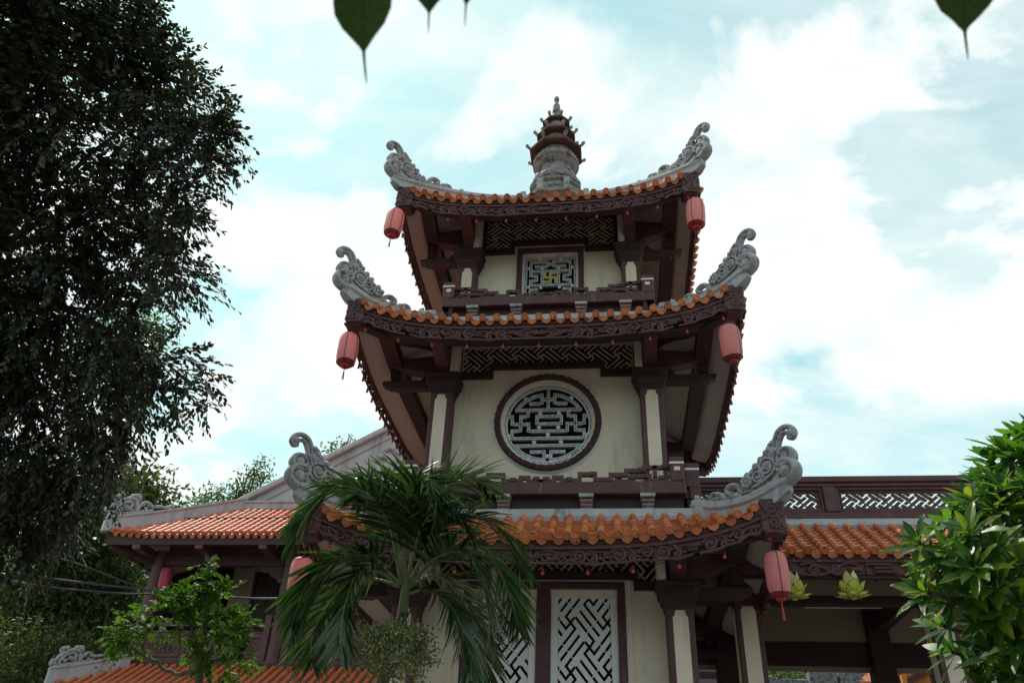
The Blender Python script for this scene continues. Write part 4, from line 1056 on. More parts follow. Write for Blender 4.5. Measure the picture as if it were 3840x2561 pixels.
MB().sweep([(2.0, 0, 0), (9.4, 0, 0)], [((0, 1, 0), (0, 0, 1))]*2, [(2.1, 5.75), (3.3, 5.05), (3.3, 5.12), (2.1, 5.88)]).build('rear_eave', 'brown_dark', cor)
cvg = MB(); s0 = 2.6
while s0 < 9:
    for pts, r in ((spiral(s0, 4.98, .09, 1.5, 0, 1), .022), (spiral(s0+.3, 4.96, .08, 1.5, 2, -1), .022), (bez([(s0+.4, 5.05), (s0+.55, 4.9), (s0+.75, 4.93), (s0+.9, 5.04)], 5), .025), ([(s0-.1, 5.06), (s0+.95, 5.06)], .02)):
        cvg.tube([(a, 3.28, b) for a, b in pts], r, 6, (0, 1, 0), .8)
    s0 += .95
cvg.build('rear_scroll_carving', 'brown_dark', cor, smooth=60)
p0 = atY(1840, 1390, .0); p1 = atY(2030, 1388, .0)
fl = thing('tube_light', 'unlit white fluorescent tube fitting on the corridor ceiling beam', 'light fitting', tuple((p0+p1)/2))
MB().box(p0[0], p1[0], -.04, .04, p0[2], p0[2]+.05).build('housing', 'white_paint', fl, bevel=.01)
MB().tube([(p0[0]+.05, 0, p0[2]-.02), (p1[0]-.05, 0, p0[2]-.02)], .014, 8).build('tube', 'white_paint', fl, smooth=60)
for x in (p0[0]+.2, p1[0]-.2): MB().tube([(x, 0, p0[2]+.05), (x, 0, 5.9)], .006, 4).build('hanger', 'black_plastic', fl)
bulb_string('string of red bulbs hanging below the corridor front eave', [tuple(atY(x, 1317, -1.75)) for x in (1680, 1772, 1833, 1923, 2010, 2085, 2160, 2240)], .03, drop=.06)
bulb_string('string of red bulbs hanging at the rear eave of the corridor', [tuple(atY(x, 1500, 3.2)) for x in (1640, 1735, 1800, 1862, 1918, 1975, 2030, 2110, 2190)], .03, drop=.06)
# ------------------------------------------------------------------ two-storey hall to the left
hall = thing('temple_hall', 'two-storey brown temple hall with orange tiled roofs and grey gable behind the tower', 'temple', (-8.0, 8.0, 0))
HX, HY, HZ, HS = -12.2, 6.0, 8.40, .655
def hz(x, d): return HZ+HS*d+.10*max(0, 1-(x-HX)/1.6)**2*max(0, 1-d/2.2)
HD = 2.45
bed = MB(); n = 20
for j in range(n):
    pass
vs = []; fs = []
for j, d in enumerate(np.linspace(.02, HD, 5)):
    for i, u in enumerate(np.linspace(0, 1, 13)):
        x = HX+d+(4.5-HX-d)*u**2; vs.append((x, HY+d, hz(x, d)-.015))
for j in range(4):
    for i in range(12): fs.append((j*13+i, j*13+i+1, (j+1)*13+i+1, (j+1)*13+i))
bed.add(vs, fs)
o_ = len(vs); bed.add([(HX+.02, HY, HZ+.08), (HX+HD, HY+HD, HZ+HS*HD-.02), (HX+HD, HY+14-HD, HZ+HS*HD-.02), (HX+.02, HY+14, HZ)], [(0, 1, 2, 3)])
hroof = bed.build('roof', 'roof_bed', hall)
hd = lambda x: min(HD-.03, x-HX-.10)
rowsA = [HX+.16+.2135*i for i in range(27)]; rowsB = [rowsA[-1]+.2135*i for i in range(0, 14)]
tile_side(hz, rowsA, hd, -HY, hroof, Matrix.Identity(4), '_hall', ('cap', 'drip', 'cover', 'pan'), cover_step=.262, pan_step=.262)
st = MB(); tile_side(hz, rowsB, hd, -HY, hroof, Matrix.Identity(4), '_hall', (), cover_step=.262, pan_step=.262, stuff=st)
o = st.build('roof_tiles', 'terracotta_hall', hroof, smooth=40); o['kind'] = 'stuff'
# eave board, rafter ends, soffit
MB().box(HX+.03, 4.4, HY+.05, HY+.14, HZ-.26, HZ-.03).build('eave_board', 'brown_dark', hall)
MB().box(HX+.03, HX+.12, HY+.142, HY+13.5, HZ-.26, HZ+.02).build('eave_board', 'brown_dark', hall)
for x in np.arange(-11.3, 4, 1.72): MB().box(x-.11, x+.11, HY-.02+.08, HY+.9, HZ-.36, HZ-.16).build('rafter_end', 'brown', hall, bevel=.01)
MB().add([(HX+.1, HY+.12, HZ-.15), (4.4, HY+.12, HZ-.15), (4.4, HY+2.6, HZ+1.1), (HX+2.5, HY+2.6, HZ+1.1)], [(0, 3, 2, 1)]).add([(HX+.1, HY+.12, HZ-.15), (HX+2.5, HY+2.6, HZ+1.1), (HX+2.5, HY+12, HZ+1.1), (HX+.1, HY+13, HZ-.15)], [(0, 3, 2, 1)]).build('soffit', 'soffit', hall)
MB().beam((HX+.15, HY+.15, HZ-.22), (-10.9, 7.2, 7.95), .16, .26).build('hip_rafter', 'brown_dark', hall)
sc_ = MB()
pr = [(0, 8.15), (.3, 8.08), (.34, 7.98), (.6, 7.95), (.66, 7.82), (.9, 7.78), (.98, 7.62), (1.12, 7.55), (1.12, 8.2)]
sc_.prism([(a, b) for a, b in pr], lambda a, b, d: (HX+.1+a, 7.0+d, b), -.06, .06).build('scalloped_bracket', 'brown_dark', hall)
def cloud_fret(mb, P, nrm, s=1.0):
    tb = lambda pts, r: mb.tube([P(a*s, b*s) for a, b in pts], [q*s for q in r] if isinstance(r, list) else r*s, 8, nrm, 1.2)
    tb(bez([(.02, .05), (.0, .16), (.10, .32), (.28, .44), (.46, .43), (.58, .33), (.60, .15), (.66, .03)], 5), .055)
    tb(bez([(.10, .06), (.14, .20), (.26, .33), (.42, .34), (.50, .24), (.42, .14), (.33, .20)], 5), .045)
    tb(bez([(.64, .02), (.66, .16), (.74, .27), (.86, .26), (.92, .17), (1.02, .12), (1.16, .11), (1.28, .06), (1.42, .09), (1.5, .07)], 5), [.05]*30+[.045-.035*i/10 for i in range(11)] if False else .042)
    tb(bez([(.0, .10), (-.07, .18), (-.10, .09), (-.04, .02)], 4), .04); tb(bez([(.36, .44), (.48, .52), (.6, .50), (.62, .42)], 4), .05); tb(bez([(.12, .40), (.05, .48), (.12, .56), (.22, .52)], 4), .045)
    tb([(-.02, .0), (.7, .0), (1.0, .02)], .05)
    for a, b, r in ((-.08, .06, .075), (.10, .52, .075), (.22, .55, .06), (.36, .20, .085), (.25, .14, .065), (.44, .50, .075), (.56, .47, .075), (.62, .40, .06), (.72, .24, .075), (.9, .18, .07), (.64, .1, .065), (.5, .1, .06), (.18, .2, .05), (.82, .08, .06), (.98, .12, .05)):
        mb.ball(P(a*s, b*s), r*s, 9, 6)
hrg = MB(); q_ = 1/math.sqrt(2); hp = [(HX-.05+t*2.5, HY-.05+t*2.5, hz(HX+t*2.4, t*2.4)+.12+.02*t) for t in np.linspace(-.02, 1, 14)]
hr_ = hrg.sweep(hp, [((q_, -q_, 0), (0, 0, 1))]*14, [(-.12, -.16), (.12, -.16), (.12, .16), (.16, .20), (.16, .25), (-.16, .25), (-.16, .20), (-.12, .16)]).build('hip_ridge', 'hall_grey', hall, smooth=30)
of = MB(); cloud_fret(of, lambda a, b: (HX-.08+a*.78, HY-.08+a*.78, hz(HX+max(0, a*.75), max(0, a*.75))+.40+b), (q_, -q_, 0), .98); of.build('cloud_ornament', 'stone_carving', hr_, smooth=60)
MB().sweep([(HX+HD-.1, HY+HD-.02, HZ+HS*HD+.04), (4.4, HY+HD-.02, HZ+HS*HD+.04)], [((0, -1, 0), (0, 0, 1))]*2, [(-.2, -.15), (.12, -.15), (.12, .10), (.16, .13), (.16, .18), (-.2, .18)]).build('base_ridge', 'hall_grey', hall, smooth=30)
# grey gable with raking cornice and cloud relief
GY = HY+HD+.12; gz0 = HZ+HS*HD+.2; gx0 = -9.95; gpx = -3.3; gs = .555; gpz = gz0+(gpx-gx0)*gs
gab = MB().prism([(gx0, gz0-.1), (2*gpx-gx0, gz0-.1), (2*gpx-gx0, gz0), (gpx, gpz), (gx0, gz0)], lambda a, b, d: (a, GY+d, b), 0, .2).build('gable', 'hall_grey', hall)
for sg in (1, -1):
    X = lambda a: gpx+sg*(a-gpx)
    for off, hgt, yo, nm in ((.0, .20, -.16, 'raking_cornice'), (-.30, .07, -.05, 'raking_moulding')):
        a0, a1 = (gx0, gz0+off), (gpx, gpz+off)
        MB().prism([(X(a0[0]-.2), a0[1]-.11), (X(a1[0]), a1[1]), (X(a1[0]), a1[1]+hgt), (X(a0[0]-.2), a0[1]-.11+hgt)], lambda a, b, d: (a, GY+d, b), yo, 0.02).build(nm, 'hall_grey', gab, bevel=.03)
    slab = MB(); slab.add([(X(gx0-.2), GY-.05, gz0+.02), (gpx, GY-.05, gpz+.14), (gpx, GY+11, gpz+.14), (X(gx0-.2), GY+11, gz0+.02)], [(0, 1, 2, 3)]).build('upper_roof', 'terracotta_hall', hall)
rl = MB(); Pg = lambda x, y: tuple(atY(x, y, GY-.03))
def rtube(pts, r): rl.tube([Pg(*p_) for p_ in bez(pts, 5)], r*1.25, 8, (0, -1, 0), 1.1)
k_ = 1307/350
ZG = lambda pts: [((1300+a/k_)/VS, (1580+b/k_)/VS) for a, b in pts]
rtube(ZG([(140, 800), (230, 800), (330, 840), (420, 800), (480, 680), (560, 640), (640, 680), (690, 770), (780, 790), (860, 740)]), .10)
rtube(ZG([(210, 735), (260, 740), (310, 790)]), .07); rtube(ZG([(300, 870), (400, 880), (500, 880), (560, 890)]), .06)
rtube(ZG([(470, 505), (530, 480), (620, 520), (700, 560), (810, 570)]), .08); rtube(ZG([(550, 400), (600, 370), (680, 390), (740, 450)]), .06); rtube(ZG([(590, 540), (650, 580), (740, 590), (810, 600)]), .06)
for a, b, r in ((360, 720, .14), (545, 790, .11), (595, 860, .11), (620, 610, .13), (725, 660, .12), (785, 720, .12), (440, 660, .1), (545, 850, .16), (485, 500, .08), (560, 395, .07), (660, 620, .1), (520, 630, .1), (230, 725, .08)):
    rl.ball(Pg(*ZG([(a, b)])[0]), r*1.2, 10, 6, (1, 1, 1))
rl.build('cloud_relief', 'hall_grey', gab, smooth=60)
# upper storey: round columns, beams, rear wall, dark door
def rcol(x, y, r=.19):
    MB().lathe([(r*1.0, 0), (r*1.05, 3), (r, 5.2), (r*1.45, 5.34), (r*1.5, 5.42), (r*1.1, 5.50), (r*1.05, 5.56), (r, 6.5), (r*.92, 8.25)], 20, (x, y, 0)).build('column', 'brown', hall, smooth=40)
for x in (-11.05, -7.38, -3.7, 0): rcol(x, 7.0)
rcol(-11.05, 10.5)
for a, b in ((-10.86, -7.57), (-7.19, -3.89)):
    MB().box(a, b, 6.90, 7.10, 7.86, 8.14).build('beam', 'brown_dark', hall, bevel=.01)
    MB().box(a, b, 6.93, 7.07, 8.143, 8.9).build('frieze_wall', 'brown_dark', hall)
    for sg, xx in ((1, a), (-1, b)):
        br = [(0, 7.4), (.10, 7.45), (.16, 7.55), (.3, 7.58), (.36, 7.68), (.55, 7.70), (.62, 7.80), (.85, 7.82), (.85, 7.86), (0, 7.86)]
        MB().prism(br, lambda u, v, d: (xx+sg*u, 7.0+d, v), -.05, .05).build('scroll_bracket', 'brown_dark', hall, bevel=.01)
MB().box(-10.95, -10.85+.02, 7.2, 12, 7.86, 8.14).build('beam', 'brown_dark', hall)
WY = 8.7
wl = MB(); wl.box(-9.75, -9.12, WY, WY+.15, 5.3, 9.2); wl.box(-8.12, 4, WY, WY+.15, 5.3, 9.2); wl.box(-9.12, -8.12, WY, WY+.15, 8.25, 9.2); wl.build('wall', 'cream_shaded', hall)
dl = rect_frame(-9.118, -8.122, 5.3, 8.248, .09, WY+.0, WY+.12).build('door', 'brown_dark', hall)
for i in range(2):
    x0 = -9.03+i*.412
    MB().box(x0+.01, x0+.40, WY+.05, WY+.10, 5.4, 8.16).build('door_leaf', 'brown_dark', dl, bevel=.01)
    for k in range(3): rect_frame(x0+.06, x0+.35, 5.55+k*.88, 6.3+k*.88, .03, WY+.035, WY+.052).build('panel_moulding', 'brown', dl)
MB().box(-11.2, -8.0, WY+1.6, WY+1.7, 5.3, 9.3).build('rear_wall', 'brown_dark', hall); MB().box(-11.02, -10.9, 7.25, 17, 5.34, 9.1).build('side_wall', 'brown_dark', hall); MB().box(-11.1, 4, 7.0, WY+1.7, 5.22, 5.34).build('floor_slab', 'brown_dark', hall)
MB().box(-11.1, 4, 7.2, WY+1.7, 9.2, 9.3).build('ceiling', 'brown_dark', hall)
# balustrade
def balustrade(x0, x1, y=6.98):
    b_ = MB(); b_.box(x0, x1, y-.07, y+.07, 6.30, 6.40); b_.box(x0, x1, y-.05, y+.05, 6.16, 6.20); b_.box(x0, x1, y-.06, y+.06, 5.36, 5.46); b = b_.build('balustrade', 'brown', hall, bevel=.01)
    MB().box(x0, x1, y-.025, y+.025, 5.462, 6.158).build('board', 'brown', b)
    m = max(1, round((x1-x0)/1.25)); L_ = (x1-x0)/m
    for i in range(m):
        a0 = x0+i*L_+.10; a1 = x0+(i+1)*L_-.10; rect_frame(a0, a1, 5.56, 6.06, .03, y-.05, y-.02).build('panel_moulding', 'brown', b, bevel=.006)
        c_ = (a0+a1)/2; md = MB(); rx = min(.34, (a1-a0)*.36) if i % 2 == 0 else .11
        md.tube([(c_+rx*(1+.08*math.cos(6*t))*math.cos(t), y-.03, 5.81+.15*(1+.08*math.cos(6*t))*math.sin(t)) for t in np.linspace(0, 2*math.pi, 40)], .014, 6)
        for k in range(9):
            t = k*.7; md.ball((c_+rx*.6*math.cos(t), y-.035, 5.81+.08*math.sin(t)), .032, 6, 4)
        md.ball((c_, y-.04, 5.81), .045, 8, 5); md.build('medallion', 'brown', b, smooth=60)
        if i: MB().box(x0+i*L_-.045, x0+i*L_+.045, y-.055, y+.055, 5.46, 6.16).build('stile', 'brown', b)
balustrade(-10.85, -7.62); balustrade(-7.14, -3.92)
for x in (-7.66, -7.10): MB().box(x-.09, x+.09, 6.86, 7.06, 5.35, 6.60).build('newel', 'brown', hall, bevel=.015)
# lower roof
LX, LY, LZ, LD = -12.1, 5.62, 4.60, 1.16
def lz(x, d): return LZ+.585*d+.08*max(0, 1-(x-LX)/1.4)**2*max(0, 1-d/1.2)
bed = MB().add([(LX+.02, LY+.02, lz(LX, 0)-.02), (4.4, LY+.02, LZ-.02), (4.4, LY+LD, LZ+.585*LD-.02), (LX+LD, LY+LD, LZ+.585*LD-.02)], [(0, 1, 2, 3)]); bed.add([(LX+.02, LY+.02, LZ+.06), (LX+LD, LY+LD, LZ+.585*LD-.02), (LX+LD, LY+10, LZ+.585*LD-.02), (LX, LY+11, LZ)], [(0, 1, 2, 3)])
lroof = bed.build('lower_roof', 'roof_bed', hall)
st = MB(); tile_side(lz, [LX+.16+.2135*i for i in range(40)], lambda x: min(LD-.02, x-LX-.08), -LY, lroof, Matrix.Identity(4), '_hall', ('cap', 'drip'), cover_step=.25, pan_step=.25, stuff=st)
o = st.build('roof_tiles', 'terracotta_hall', lroof, smooth=40); o['kind'] = 'stuff'
hp = [(LX-.05+t*1.16, LY-.05+t*1.16, lz(LX+t*1.1, t*1.1)+.12+.25*t*t*0) for t in np.linspace(-.05, 1, 8)]
lr_ = MB().sweep(hp, [((q_, -q_, 0), (0, 0, 1))]*8, [(-.11, -.16), (.11, -.16), (.11, .14), (.14, .18), (.14, .23), (-.14, .23), (-.14, .18), (-.11, .14)]).build('hip_ridge', 'hall_grey', hall, smooth=30)
of = MB(); cloud_fret(of, lambda a, b: (LX-.06+a*.74, LY-.06+a*.74, lz(LX+max(0, a*.7), max(0, a*.7))+.36+b*.9), (q_, -q_, 0), .80); of.build('cloud_ornament', 'stone_carving', lr_, smooth=60)
MB().box(LX+LD-.1, 4.4, LY+LD-.02, LY+LD+.12, LZ+.585*LD-.1, LZ+.585*LD+.13).build('base_ridge', 'brown_dark', hall)
MB().box(-11.1, 4, 7.05, 7.2, 0, 5.2).build('lower_wall', 'cream_shaded', hall); MB().box(-11.1, -10.95, 7.2, 17, 0, 5.2).build('lower_wall', 'cream_shaded', hall)
MB().box(LX+.05, 4.4, LY+.05, LY+.12, LZ-.22, LZ-.03).build('eave_board', 'brown_dark', hall)
# ------------------------------------------------------------------ vegetation
def unit(a): return a/np.maximum(np.linalg.norm(a, axis=-1, keepdims=True), 1e-9)
def leaf_mesh(name, mat, P, Dv, Nv, Ln, Wd, curl=.15, rows=((0, .12), (.33, 1), (.7, .75), (1, .04)), rnd=None, off=(0, 0, 0), fold=.12):
    """n leaves as strips of quads; P base, Dv along, Nv upper face"""
    P, Dv, Nv = np.asarray(P, float), unit(np.asarray(Dv, float)), np.asarray(Nv, float)
    n = len(P); Nv = unit(Nv-Dv*(Nv*Dv).sum(1, keepdims=True)); S = np.cross(Dv, Nv)
    Ln = np.broadcast_to(Ln, n)[:, None]; Wd = np.broadcast_to(Wd, n)[:, None]; m = len(rows)
    V = np.empty((n, m, 2, 3))
    for k, (t, wf) in enumerate(rows):
        c = P+Dv*Ln*t-Nv*(curl*t*t)*Ln
        V[:, k, 0] = c-S*Wd*.5*wf+Nv*Wd*fold*wf; V[:, k, 1] = c+S*Wd*.5*wf-Nv*Wd*fold*wf*.4
    base = np.arange(n)[:, None, None]*(2*m); q = np.array([[2*k, 2*k+1, 2*k+3, 2*k+2] for k in range(m-1)])[None]
    Fc = (base+q).reshape(-1, 4)
    r = RNG.random(n) if rnd is None else rnd
    return quad_mesh(name, mat, V.reshape(-1, 3)-np.array(off), Fc, np.repeat(r, 2*m))
def quad_mesh(name, mat, V, Fc, rnd=None, smooth=True):
    me = bpy.data.meshes.new(name); me.vertices.add(len(V)); me.vertices.foreach_set('co', V.astype(np.float32).ravel())
    nf = len(Fc); me.loops.add(nf*4); me.loops.foreach_set('vertex_index', Fc.astype(np.int32).ravel())
    me.polygons.add(nf); me.polygons.foreach_set('loop_start', np.arange(0, nf*4, 4, dtype=np.int32))
    me.update(calc_edges=True)
    if rnd is not None:
        a = me.attributes.new('rnd', 'FLOAT', 'POINT'); a.data.foreach_set('value', rnd.astype(np.float32))
    if smooth: me.polygons.foreach_set('use_smooth', np.ones(nf, bool))
    me.materials.append(MATS[mat]); return me
def put(name, me, parent):
    o = bpy.data.objects.new(name, me); col.objects.link(o); o.parent = parent; return o
def blob_points(blobs, dens, shell=.55):
    """blobs: (centre, radii); points weighted to the outer shell, with clumps"""
    out = []; outd = []
    for c, r in blobs:
        r = np.array(r, float); n = max(3, int(dens*(r[0]*r[1]*r[2])**(2/3)))
        d = unit(RNG.normal(size=(n, 3))); s = RNG.random(n)**(1/3); s = shell+(1-shell)*s if shell < 1 else s
        s = np.where(RNG.random(n) < .3, RNG.random(n)*.9, s)
        out.append(np.array(c)+d*r*s[:, None]); outd.append(d)
    return np.concatenate(out), np.concatenate(outd)
def sprays(P, Dv, m, length, leafL, leafW, droop=.5, spread=55, two=True):
    """pinnate twigs: P origin, Dv direction; returns leaf arrays and twig ends"""
    n = len(P); Dv = unit(Dv); up = np.array([0, 0, 1.0]); side = unit(np.cross(Dv, up)+RNG.normal(size=(n, 3))*.15); nr = unit(np.cross(side, Dv))
    LP = []; LD = []; LN = []; LL = []
    for k in range(m):
        t = (k+.6)/m; sg = 1 if k % 2 else -1
        c = P+Dv*length[:, None]*t-up*(droop*t*t*length)[:, None]
        d = Dv*math.cos(rad(spread*(1-.5*t)))+side*sg*math.sin(rad(spread*(1-.5*t)))-up*(.25+droop*t*.6)+RNG.normal(size=(n, 3))*.16
        LP.append(c); LD.append(d); LN.append(nr+RNG.normal(size=(n, 3))*.35); LL.append(np.full(n, leafL)*RNG.uniform(.75, 1.2, n)*(1-.35*max(0, t-.6)))
    return np.concatenate(LP), np.concatenate(LD), np.concatenate(LN), np.concatenate(LL)
def limb(mb, pts, r0, r1, n=8, k=6, wob=0):
    p = bez(pts, k); m = len(p); p = [np.array(q)+(RNG.normal(size=3)*wob if 0 < i < m-1 else 0) for i, q in enumerate(p)]
    mb.tube(p, [r0+(r1-r0)*i/(m-1) for i in range(m)], n)
def px_blobs(lst, dflt):
    out = []
    for b in lst:
        x, y, r = b[:3]; d = b[3] if len(b) > 3 else dflt
        R = r*d/1846; out.append((atD(x, y, d), (R, R*1.0, R)))
    return out

# --- big dark tree at the left, close by
blobs = px_blobs([(60, 40, 170), (210, 60, 140), (290, 110, 100), (350, 190, 95), (420, 265, 80, 8.6), (475, 290, 45, 8.4), (500, 330, 34, 8.4), (430, 370, 80, 8.6), (490, 385, 30, 8.4), (330, 330, 120), (180, 300, 180), (40, 300, 180),
    (50, 560, 180), (200, 520, 150), (330, 490, 105), (400, 480, 62, 8.6), (440, 500, 32, 8.4), (380, 610, 70, 8.6), (425, 650, 48, 8.4), (300, 640, 95), (150, 720, 160), (10, 780, 170), (300, 790, 90, 8.8), (385, 850, 55, 8.4), (445, 860, 34, 8.2), (470, 866, 18, 8.2),
    (425, 925, 34, 8.2), (360, 900, 55, 8.4), (250, 900, 105, 8.8), (110, 960, 140), (265, 985, 48, 8.5), (60, 1110, 120), (175, 1080, 75), (235, 1035, 50, 8.6), (20, 1250, 70), (110, 1210, 70), (190, 1140, 42), (-120, 400, 220), (-120, 800, 220), (-100, 1150, 160), (-120, 80, 220), (130, -90, 160), (-60, -150, 200)], 9.2)
tc_ = atD(0, 560, 9.4)
base = np.array([tc_[0]-1.2, tc_[1]+.6, 0])
tree = thing('dark_tree', 'tall dark-leaved tree filling the left side, close to the camera', 'tree', tuple(base))
P, d = blob_points(blobs, 560, .35)
holes = [(215, 330, 30), (170, 395, 26), (255, 425, 24), (330, 270, 22), (150, 680, 24), (300, 560, 18), (90, 470, 18), (240, 620, 22), (360, 420, 20), (60, 420, 22), (150, 180, 20), (380, 330, 18), (40, 560, 18), (260, 720, 22), (200, 250, 16), (345, 700, 16)]
rel = P-CAM; dep = rel@fwd; pxx = (1920+F_PX*(rel@CR)/dep)/VS; pyy = (1280.5-F_PX*(rel@CU)/dep)/VS; keep = np.ones(len(P), bool)
for hx_, hy_, hr__ in holes: keep &= ((pxx-hx_)**2+(pyy-hy_)**2 > (hr__*1.05)**2)
P = P[keep]; d = d[keep]
dirs = d*.55+unit(P-tc_)*.35+np.array([.25, -.10, -.12])+RNG.normal(size=P.shape)*.40
ln = RNG.uniform(.26, .42, len(P))
LP, LD, LN, LL = sprays(P, dirs, 12, ln, .078, .03, .35)
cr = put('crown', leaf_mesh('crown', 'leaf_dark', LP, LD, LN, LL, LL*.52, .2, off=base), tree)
tw = MB(); nb = len(P); idx = RNG.choice(nb, 900, replace=False)
for i in idx: 
    dd = unit(dirs[i]); tw.tube([P[i]-dd*.25, P[i]+dd*.1, P[i]+dd*ln[i]*.9-np.array([0, 0, .45*ln[i]])], [.009, .006, .003], 4)
tw.build('twigs', 'bark', tree)
tr_ = MB(); limb(tr_, [base+np.array([0, 0, -.2]), base+np.array([.1, 0, 3]), base+np.array([.4, -.2, 5.5]), tc_+np.array([-.2, 0, .3])], .26, .16, 12)
j0 = base+np.array([.4, -.2, 5.5])
for tgt, r in (((230, 140), .085), ((330, 250), .06), ((470, 300), .05), ((300, 480), .06), ((420, 640), .045), ((300, 800), .06), ((430, 870), .04), ((200, 950), .05), ((60, 100), .08), ((60, 900), .06), ((230, 1040), .04), ((130, 330), .08)):
    e = atD(*tgt, 9.0); mid = (tc_*.6+e*.4)+np.array([-.1, 0, -.1]); limb(tr_, [tc_+np.array([-.15, 0, -.2]), mid, e], r, .012, 7, 6, .02)
tr_.build('trunk', 'bark', tree, smooth=60)

# --- trees farther back
def far_tree(name, label, blobs, base, mat, leaf, dens, trunk_r=.2, group='trees beyond the hall', mat_rnd=None, cat='tree', limbs=True, wob=.5):
    t = thing(name, label, cat, tuple(base), group); base = np.array(base, float)
    P, d = blob_points(blobs, dens, .55); n = len(P)
    # small clumps: several leaves round each point
    k = 5; PP = np.repeat(P, k, 0)+RNG.normal(size=(n*k, 3))*leaf*1.5
    Dv = np.repeat(d, k, 0)*.6+RNG.normal(size=(n*k, 3))*.7+np.array([0, 0, -.25]); Nv = np.array([0, 0, 1.0])+RNG.normal(size=(n*k, 3))*.6
    Ls = leaf*RNG.uniform(.7, 1.3, n*k)
    put('crown', leaf_mesh('crown', mat, PP, Dv, Nv, Ls, Ls*.5, .15, rows=((0, .15), (.45, 1), (1, .05)), off=base), t)
    m = MB(); c0 = np.mean([b[0] for b in blobs], 0)
    limb(m, [base, base*.6+c0*.4+np.array([.1, 0, 0]), c0], trunk_r, trunk_r*.45, 8)
    for c, r in blobs[::max(1, len(blobs)//14)]: limb(m, [base*.3+c0*.7, (c0+np.array(c))/2+RNG.normal(size=3)*.15, np.array(c)+np.array(r)*.3], trunk_r*.4, .015, 6, 5)
    m.build('trunk', 'bark', t, smooth=60)
    return t
far_tree('vine_tree', 'green vine-hung tree behind the dark tree, left of the hall roof', px_blobs([(250, 1150, 60), (200, 1230, 80), (270, 1250, 70), (290, 1330, 50), (220, 1350, 90), (130, 1330, 90), (60, 1330, 90), (250, 1080, 40), (150, 1250, 80), (300, 1390, 40), (180, 1430, 80), (90, 1440, 80), (20, 1430, 80), (255, 1460, 50)], 24), atD(160, 1568, 25)*np.array([1, 1, 0]), 'leaf_hill', .15, 320)
far_tree('yellow_green_tree', 'bright green treetop showing beside the dark leaves, above the hall', px_blobs([(330, 745, 38), (350, 780, 38), (300, 800, 50), (350, 810, 26), (290, 730, 35), (270, 780, 60), (250, 850, 60)], 31), atD(330, 1568, 32)*np.array([1, 1, 0]), 'leaf_bright', .17, 200)
far_tree('flame_tree', 'green tree with a few red blossoms left of the hall column', px_blobs([(290, 1330, 36), (310, 1370, 36), (270, 1390, 50), (300, 1420, 40), (240, 1430, 45), (285, 1300, 20)], 32), atD(290, 1568, 33)*np.array([1, 1, 0]), 'leaf_bright', .13, 300)
ft = bpy.data.objects['flame_tree']; Pf = np.array([atD(280+RNG.normal()*11, 1296+RNG.normal()*5, 30.6) for _ in range(70)])
put('blossom', leaf_mesh('blossom', 'flower_red', Pf, RNG.normal(size=Pf.shape), RNG.normal(size=Pf.shape), .12, .09, off=np.array(ft.location)), ft)
far_tree('hillside_wood', 'dense green wooded hillside behind everything at lower left', px_blobs([(x, y, 75) for x in range(-60, 330, 62) for y in range(1130+(abs(x)*7 % 40), 1640, 62)], 38), atD(120, 1800, 39)*np.array([1, 1, 0]), 'leaf_hill', .34, 130, .3)
far_tree('dense_shrub', 'dark scrubby bush under the dark tree at lower left', px_blobs([(40, 1500, 80), (110, 1520, 70), (180, 1540, 60), (20, 1560, 60), (70, 1590, 90), (180, 1480, 40), (240, 1520, 40)], 20), atD(100, 1750, 21)*np.array([1, 1, 0]), 'leaf_hill', .11, 330, .1)
far_tree('feathery_tree', 'pale feathery tree rising behind the hall roof slope', px_blobs([(475, 1150, 26), (510, 1148, 28), (550, 1130, 26), (585, 1105, 24), (595, 1085, 18), (560, 1150, 26), (625, 1115, 10), (455, 1160, 14), (605, 1075, 12)], 34), atD(540, 1400, 36)*np.array([1, 1, 0]), 'leaf_far', .16, 260, .14)
far_tree('small_treetop', 'small treetop showing above the grey gable edge', px_blobs([(770, 1045, 18), (795, 1035, 18), (812, 1024, 11), (785, 1055, 16), (755, 1055, 11)], 34), atD(790, 1300, 36)*np.array([1, 1, 0]), 'leaf_far', .16, 260, .12)
far_tree('wispy_tree', 'thin tree wisps above the hip ridge ornament of the hall', px_blobs([(300, 1140, 12), (285, 1150, 10), (312, 1152, 7)], 24.5), atD(300, 1400, 25)*np.array([1, 1, 0]), 'leaf_hill', .10, 240, .08)
# greenery seen through and beyond the corridor
G2 = 'trees beyond the corridor'
far_tree('garden_tree', 'leafy tree seen through the first bay of the corridor', px_blobs([(1650, 1545, 40), (1620, 1560, 40), (1700, 1560, 40), (1690, 1500, 40), (1640, 1500, 30)], 26), atD(1650, 1750, 27)*np.array([1, 1, 0]), 'leaf_far', .14, 260, .15, G2)
far_tree('garden_bush', 'sunlit bush seen through the second bay of the corridor', px_blobs([(1790, 1545, 40), (1830, 1570, 40), (1760, 1575, 40), (1860, 1580, 40), (1790, 1600, 50)], 25), atD(1800, 1750, 26)*np.array([1, 1, 0]), 'leaf_far', .12, 260, .1, G2)
far_tree('background_wood', 'dark wooded slope seen through the corridor bays', px_blobs([(1700, 1480, 60), (1800, 1500, 60), (1900, 1500, 60), (2000, 1500, 60), (2100, 1500, 70), (2200, 1500, 60), (1850, 1560, 60), (1950, 1550, 60), (2050, 1560, 70), (2280, 1520, 60), (1640, 1470, 50), (2350, 1500, 60)], 36), atD(1950, 1750, 37)*np.array([1, 1, 0]), 'leaf_hill', .2, 220, .2, G2)
